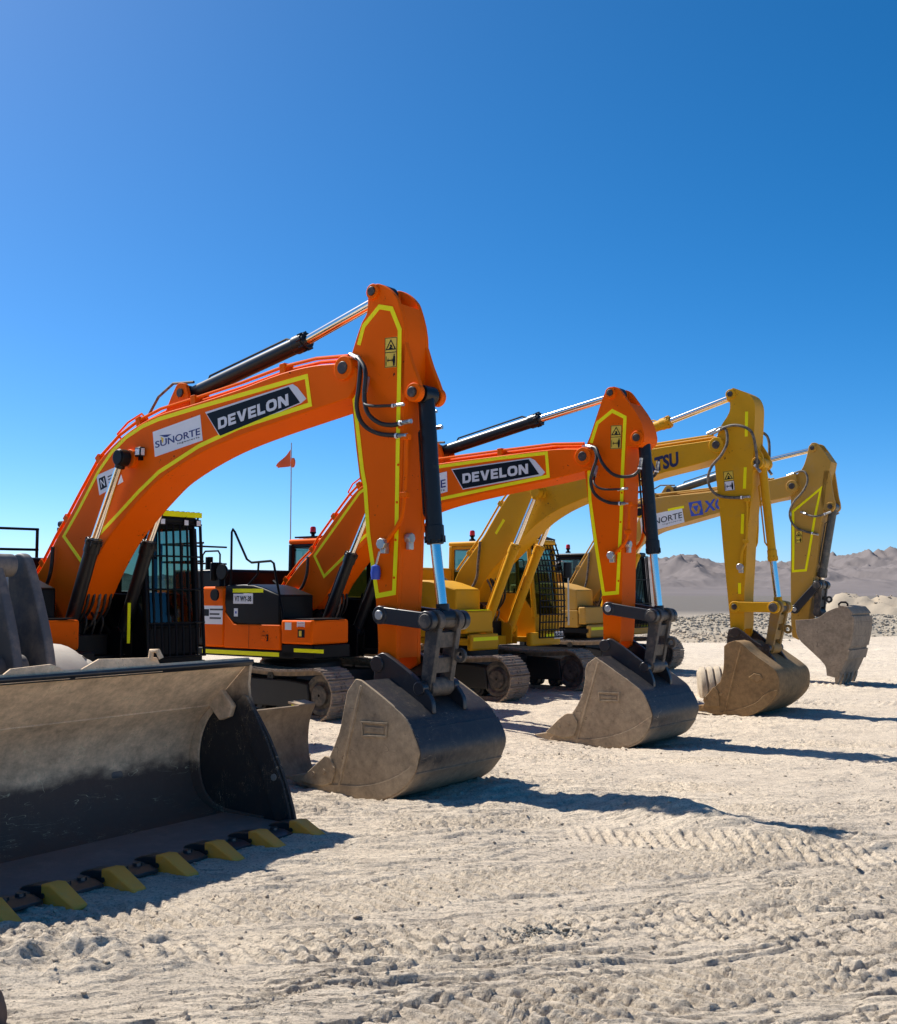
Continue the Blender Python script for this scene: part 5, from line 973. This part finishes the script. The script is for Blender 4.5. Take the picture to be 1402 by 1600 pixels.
for l0, l1 in ((-.03, 0), (-LW-.03, -LW)):
    MB().prism(spoly, l0, l1).build('side_plate', LSIDE, lb, .004)
    a, b = (l0-.028, l0-.001) if l0 > -1 else (l1+.001, l1+.028)
    MB().prism([(-.60, 1.10), (-.70, 1.02), (-.40, .50), (-.21, .06), (-.03, .06), (-.05, .16), (-.13, .38), (-.33, .75), (-.56, 1.09)], a, b).build('side_cutter', LSIDE, lb, .006)
    for x, z in ((-.42, .80), (-.22, .42), (-.10, .12)): MB().disc(x, z, .03, a-.012 if l0 > -1 else b, a if l0 > -1 else b+.012, 8).build('bolt', FIT if z == .42 else LSIDE, lb)
    MB().prism([(-1.02, 1.0), (-.86, 1.15), (-.70, 1.00), (-.74, .90), (-.86, .86)], a-.03, b).build('corner_gusset', LSHELL, lb, .01)
MB().prism([(-.532, 1.412), (-.522, 1.385), (-.565, 1.345), (-.58, 1.375)], -LW-.03, 0).build('top_bar', NAVY, lb, .008)
sg = [(-1.02, 1.40), (-1.08, 1.475), (-1.66, 1.485), (-1.93, 1.40), (-2.05, 1.44), (-2.35, 1.46), (-2.47, 1.40)]
def spill(poly, name):
    m_ = MB(); n = len(poly); f_ = lambda l, z, o: (-.552-.25*(z-1.4)+o, l, z)
    m_.add([f_(l, z, 0) for l, z in poly]+[f_(l, z, -.022) for l, z in poly], [tuple(range(n)), tuple(range(2*n-1, n-1, -1))]+[(i, (i+1) % n, n+(i+1) % n, n+i) for i in range(n)]); return m_.build(name, LSHELL, lb, .004)
spill([(-1.02, 1.36), (-1.06, 1.475), (-1.62, 1.49), (-1.80, 1.42), (-1.86, 1.36)], 'spill_guard'); spill([(-1.90, 1.36), (-1.98, 1.45), (-2.05, 1.475), (-2.38, 1.46), (-2.55, 1.36)], 'spill_guard')
MB().path([(-.58, -1.12, 1.46), (-.57, -1.12, 1.53), (-.52, -1.10, 1.53), (-.50, -1.08, 1.47)], .022, 8).build('hook', LSHELL, lb)
MB().prism([(-.80, .064), (-.80, .052), (.015, .046), (.015, .058)], -LW+.02, -.06).build('floor_plate', mat('dusty_floor_plate', (.19, .145, .125), .9, dust=.3, dcol=(.30, .24, .20), scale=2.5, var=.3, bump=.3), lb, .003)
# weld seam and wear line inside, bolted edge segments and teeth
MB().path([(-1.0+.006, l, .985) for l in np.linspace(-LW+.02, -.04, 12)], .008, 6).build('weld_seam', LSHELL, lb)
SEGM = mat('cutting_edge_steel', (.07, .072, .075), .35, metal=.6, dust=.0, scale=6, up=.15)
tl = [-.19, -.66, -1.12, -1.59, -2.06, -2.53, -2.99]
for i in range(len(tl)-1):
    a, b = tl[i+1]+.10, tl[i]-.10
    MB().prism([(.02, .068), (.12, .068), (.21, .046), (.21, .022), (.02, .040)], a, b).build('edge_segment', SEGM, lb, .004)
    for k in range(2): MB().lathe([(.001, .02), (.032, .02), (.034, 0), (.001, 0)], (.07, a+(b-a)*(.27+.46*k), .068), 'z', 8).build('bolt', SEGM, lb)
for i, l in enumerate(tl):
    ad = MB().prism(curve([(-.12, .05), (-.08, .08), (.03, .11), (.14, .115), (.14, -.01), (.06, .0), (.05, .045)], True, 2, 60), l-.06, l+.06).build('tooth_adapter', SEGM, lb, .012)
    m_ = MB(); w0, w1 = .066, .056
    pr = [(.13, .128), (.215, .135), (.45, .03), (.46, .0), (.26, -.02), (.13, -.015)]
    n = len(pr); wz = [w0, w0, w1, w1, w0, w0]
    m_.add([(p[0], l-w, p[1]) for p, w in zip(pr, wz)]+[(p[0], l+w, p[1]) for p, w in zip(pr, wz)], [tuple(range(n)), tuple(range(2*n-1, n-1, -1))]+[(k, k+n, (k+1) % n+n, (k+1) % n) for k in range(n)])
    t_ = m_.build('bucket_tooth', TOOTHY, lb, .012, 3); MB().disc(.165, .06, .018, l-.080, l-.073, 12).build('tooth_pin', SEGM, lb)
# rear stiffeners of the bucket and linkage
for l in (-1.05, -1.30, -2.05, -2.30): MB().prism(curve([(-1.2, 1.2), (-1.02, 1.05), (-1.22, .85), (-1.34, .55), (-1.25, .15), (-1.5, .25), (-1.62, .5), (-1.5, 1.05)], True, 3, 60), l-.03, l+.03).build('bucket_lug', LARM, lb, .01)
for l in (-1.20, -1.52, -1.90, -2.30):
    MB().prism(curve([(-1.80, 1.05), (-1.66, 1.12), (-1.78, 1.60), (-2.03, 2.20), (-2.13, 2.33), (-2.27, 2.31), (-2.33, 2.15), (-2.30, 1.75), (-2.45, 1.35), (-2.3, 1.0)], True, 4, 70), l-.045, l+.045).build('tilt_lever', LARM, wl, .02, 3)
MB().disc(-2.13, 2.23, .10, -2.45, -1.34, 24).build('pin', LARM, wl, .01); MB().disc(-1.95, 1.35, .12, -2.45, -1.34, 24).build('pin', LARM, wl, .01)
m_ = MB(); bar(m_, (-1.45, .95), (-1.80, 1.12), .09, .09, -1.58, -1.45); m_.build('tilt_link', LARM, wl, .01)
for l in (-.86, -2.38):
    MB().prism(curve([(-1.38, .30), (-1.25, .45), (-1.40, .62), (-1.9, .85), (-2.4, 1.35), (-3.4, 1.95), (-4.0, 2.15), (-4.05, 1.92), (-3.4, 1.6), (-2.55, .95), (-2.1, .42), (-1.6, .22)], True, 4, 60), l-.06, l+.06).build('lift_arm', LARM, wl, .02)
cy = MB(); cy.tube((-2.2, -1.53, 2.2), (-2.9, -1.53, 2.1), .05); cy.tube((-2.9, -1.53, 2.1), (-4.0, -1.53, 1.95), .09); cy.build('tilt_cylinder', LARM, wl)
m_ = MB(); m_.prism([(-2.3, .55), (-2.6, 1.0), (-3.8, 2.2), (-4.3, 2.2), (-4.6, 1.3), (-4.6, .6)], -2.05, -1.1); m_.build('front_frame', LARM, wl, .03)
m_ = MB(); m_.prism([(-4.65, .6), (-4.7, 1.35), (-5.3, 1.45), (-7.6, 1.5), (-7.9, .9), (-7.6, .6)], -2.3, -.95); m_.build('rear_frame', TOOTHY, wl, .04)
m_ = MB(); m_.prism(curve([(-6.1, 1.5), (-6.1, 2.35), (-7.2, 2.2), (-7.9, 1.95), (-7.95, 1.5)], True, 2, 60), -2.3, -.95); m_.build('engine_hood', TOOTHY, wl, .05)
cbx = MB()
for x in (-4.75, -6.0):
    for l in (-2.25, -1.0): cbx.path([(x, l, 1.45), (x-.06, l, 3.3)], .05, 6)
cbx.slab([(-4.65, -2.32), (-4.65, -.93), (-6.1, -.93), (-6.1, -2.32)], 3.28, 3.42); cbx.box(-6.0, -4.75, -2.25, -1.0, 1.44, 1.9); cbx.build('cab', TOOTHY, wl, .03)
for x in (-4.76, -6.05): MB().add([(x, -2.2, 1.9), (x, -1.05, 1.9), (x-.05, -1.05, 3.27), (x-.05, -2.2, 3.27)], [(0, 1, 2, 3)]).build('window_pane', GLASS, wl)
for l in (-2.24, -1.01): MB().add([(-4.8, l, 1.9), (-5.98, l, 1.9), (-6.02, l, 3.27), (-4.85, l, 3.27)], [(0, 1, 2, 3)]).build('window_pane', GLASS, wl)
FENDER = mat('pale_dusty_fender', (.42, .36, .29), .7, dust=.5, dcol=(.55, .48, .38), scale=3)
def wheel(parent, x, l, r, w, nm='wheel', lugs=22, m_=None):
    t = MB(); t.lathe([(r*.55, -w*.40), (r*.62, -w*.5), (r*.86, -w*.5), (r*.95, -w*.45), (r*.965, -w*.3), (r*.965, w*.3), (r*.95, w*.45), (r*.86, w*.5), (r*.62, w*.5), (r*.55, w*.40)], (x, l, r), 'y', 48)
    o = t.build(nm, m_ or TYREM, parent, 0, 2, 50)
    for k in range(lugs):
        for s in (-1, 1):
            a = 2*math.pi*(k+(.25 if s > 0 else 0))/lugs; q = []
            for u, rr_ in ((0, 1.0), (.5, 1.0), (1.0, .90)):
                for dr in (-.055, .03):
                    for da in (-.055, .055):
                        an = a+da+u*.22; q.append((x+r*(rr_+dr)*math.cos(an), l+s*w*(.03+.46*u), r+r*(rr_+dr)*math.sin(an)))
            F = []
            for j in range(2): b0 = j*4; F += [(b0, b0+1, b0+5, b0+4), (b0+2, b0+6, b0+7, b0+3), (b0, b0+4, b0+6, b0+2), (b0+1, b0+3, b0+7, b0+5)]
            F += [(0, 2, 3, 1), (8, 9, 11, 10)]; MB().add(q, F).build('tread_lug', m_ or TYREM, o)
    h = MB(); h.lathe([(.02, -w*.25), (r*.35, -w*.25), (r*.5, -w*.38), (r*.56, -w*.40), (r*.56, w*.40), (r*.5, w*.38), (r*.35, w*.25), (.02, w*.25)], (x, l, r), 'y', 32); h.build('rim', TOOTHY, o)
    return o
for x in (-2.72, -6.6):
    for l in (-.44, -2.86): wheel(wl, x, l, .70, .58)
for l in (-.44, -2.86):
    m_ = MB(); sheet(m_, [(-2.80+.80*math.cos(rad(a_)), .70+.80*math.sin(rad(a_))) for a_ in range(28, 141, 8)][::-1], .025, l-.30, l+.06); m_.build('fender', FENDER, wl, .006)
m_ = MB(); m_.tube((-2.72, -2.7, .75), (-2.72, -.6, .75), .14); m_.tube((-6.6, -2.7, .75), (-6.6, -.6, .75), .14); m_.build('axle', UNDER, wl)

# ------------------------------------------------------------------ loose things on the ground
bl = empty('steel_blade', (-1.60, 12.12, 0), rad(-38), 'dusty steel grader blade standing on the ground behind the loader bucket', 'blade')
pr = curve([(.06, .76), (-.02, .60), (-.05, .40), (-.03, .20), (.05, .0)], False, 4, 60)
m_ = MB(); sheet(m_, pr, .022, -2.6, .13); b_ = m_.build('moldboard', BSIDE, bl, .003); MB().prism([(-.12, .775), (.055, .755), (.06, .775), (-.12, .80)], -.12, .129).build('top_flange', BSIDE, bl, .004)
MB().box(-.30, -.24, .10, .16, .66, .76).build('marker', TAPEG, bl, .01)
for l in (-1.9, -.9): MB().prism([(-.06, .7), (-.02, .1), (-.35, .05), (-.4, .25)], l-.03, l+.03).build('rear_brace', UNDER, bl, .006)
PALE = mat('pale_dusty_rubber', (.36, .29, .21), .95, dust=.6, dcol=(.50, .42, .31), scale=5, up=.3, bump=.4, bscale=30)
prf = [(.20, -.36), (.34, -.38), (.40, -.34)]
for k in range(5):
    y0 = -.33+k*.135; prf += [(.415, y0), (.43, y0+.02), (.43, y0+.095), (.415, y0+.11), (.375, y0+.117), (.375, y0+.130)]
prf += [(.40, .36), (.34, .38), (.20, .36), (.19, 0), (.20, -.36)]
ty = MB().lathe(prf, (0, 0, 0), 'y', 40).build('tyre', PALE, None, 0, 2, 40)
ty.location = (5.12, 20.8, .17); ty.rotation_euler = (rad(4), 0, rad(-100)); tag(ty, 'pale dust-caked ribbed tyre half sunk in the ground behind the brown bucket', 'tyre')
def boulder(name, loc, s, seed, label):
    bm = bmesh.new(); bmesh.ops.create_icosphere(bm, subdivisions=4, radius=1); P = np.array([v.co[:] for v in bm.verts])
    k = 1+.28*fbm(P[:, 0]*1.3+seed, P[:, 1]*1.3+P[:, 2]*.9, 4, seed)
    for v, q in zip(bm.verts, k): v.co = v.co*q; v.co.x *= s[0]; v.co.y *= s[1]; v.co.z *= s[2]
    me = bpy.data.meshes.new(name); bm.to_mesh(me); bm.free(); o = link(name, me, mat('brown_stone', (.16, .10, .07), .9, scale=9, var=.3, bump=.3), None, 0, 2, 180); o.location = loc; return tag(o, label, 'stone')
boulder('stone', (-2.085, 5.12, .07), (.07, .07, .12), 4, 'brown rounded stone cut by the lower left edge of the picture')
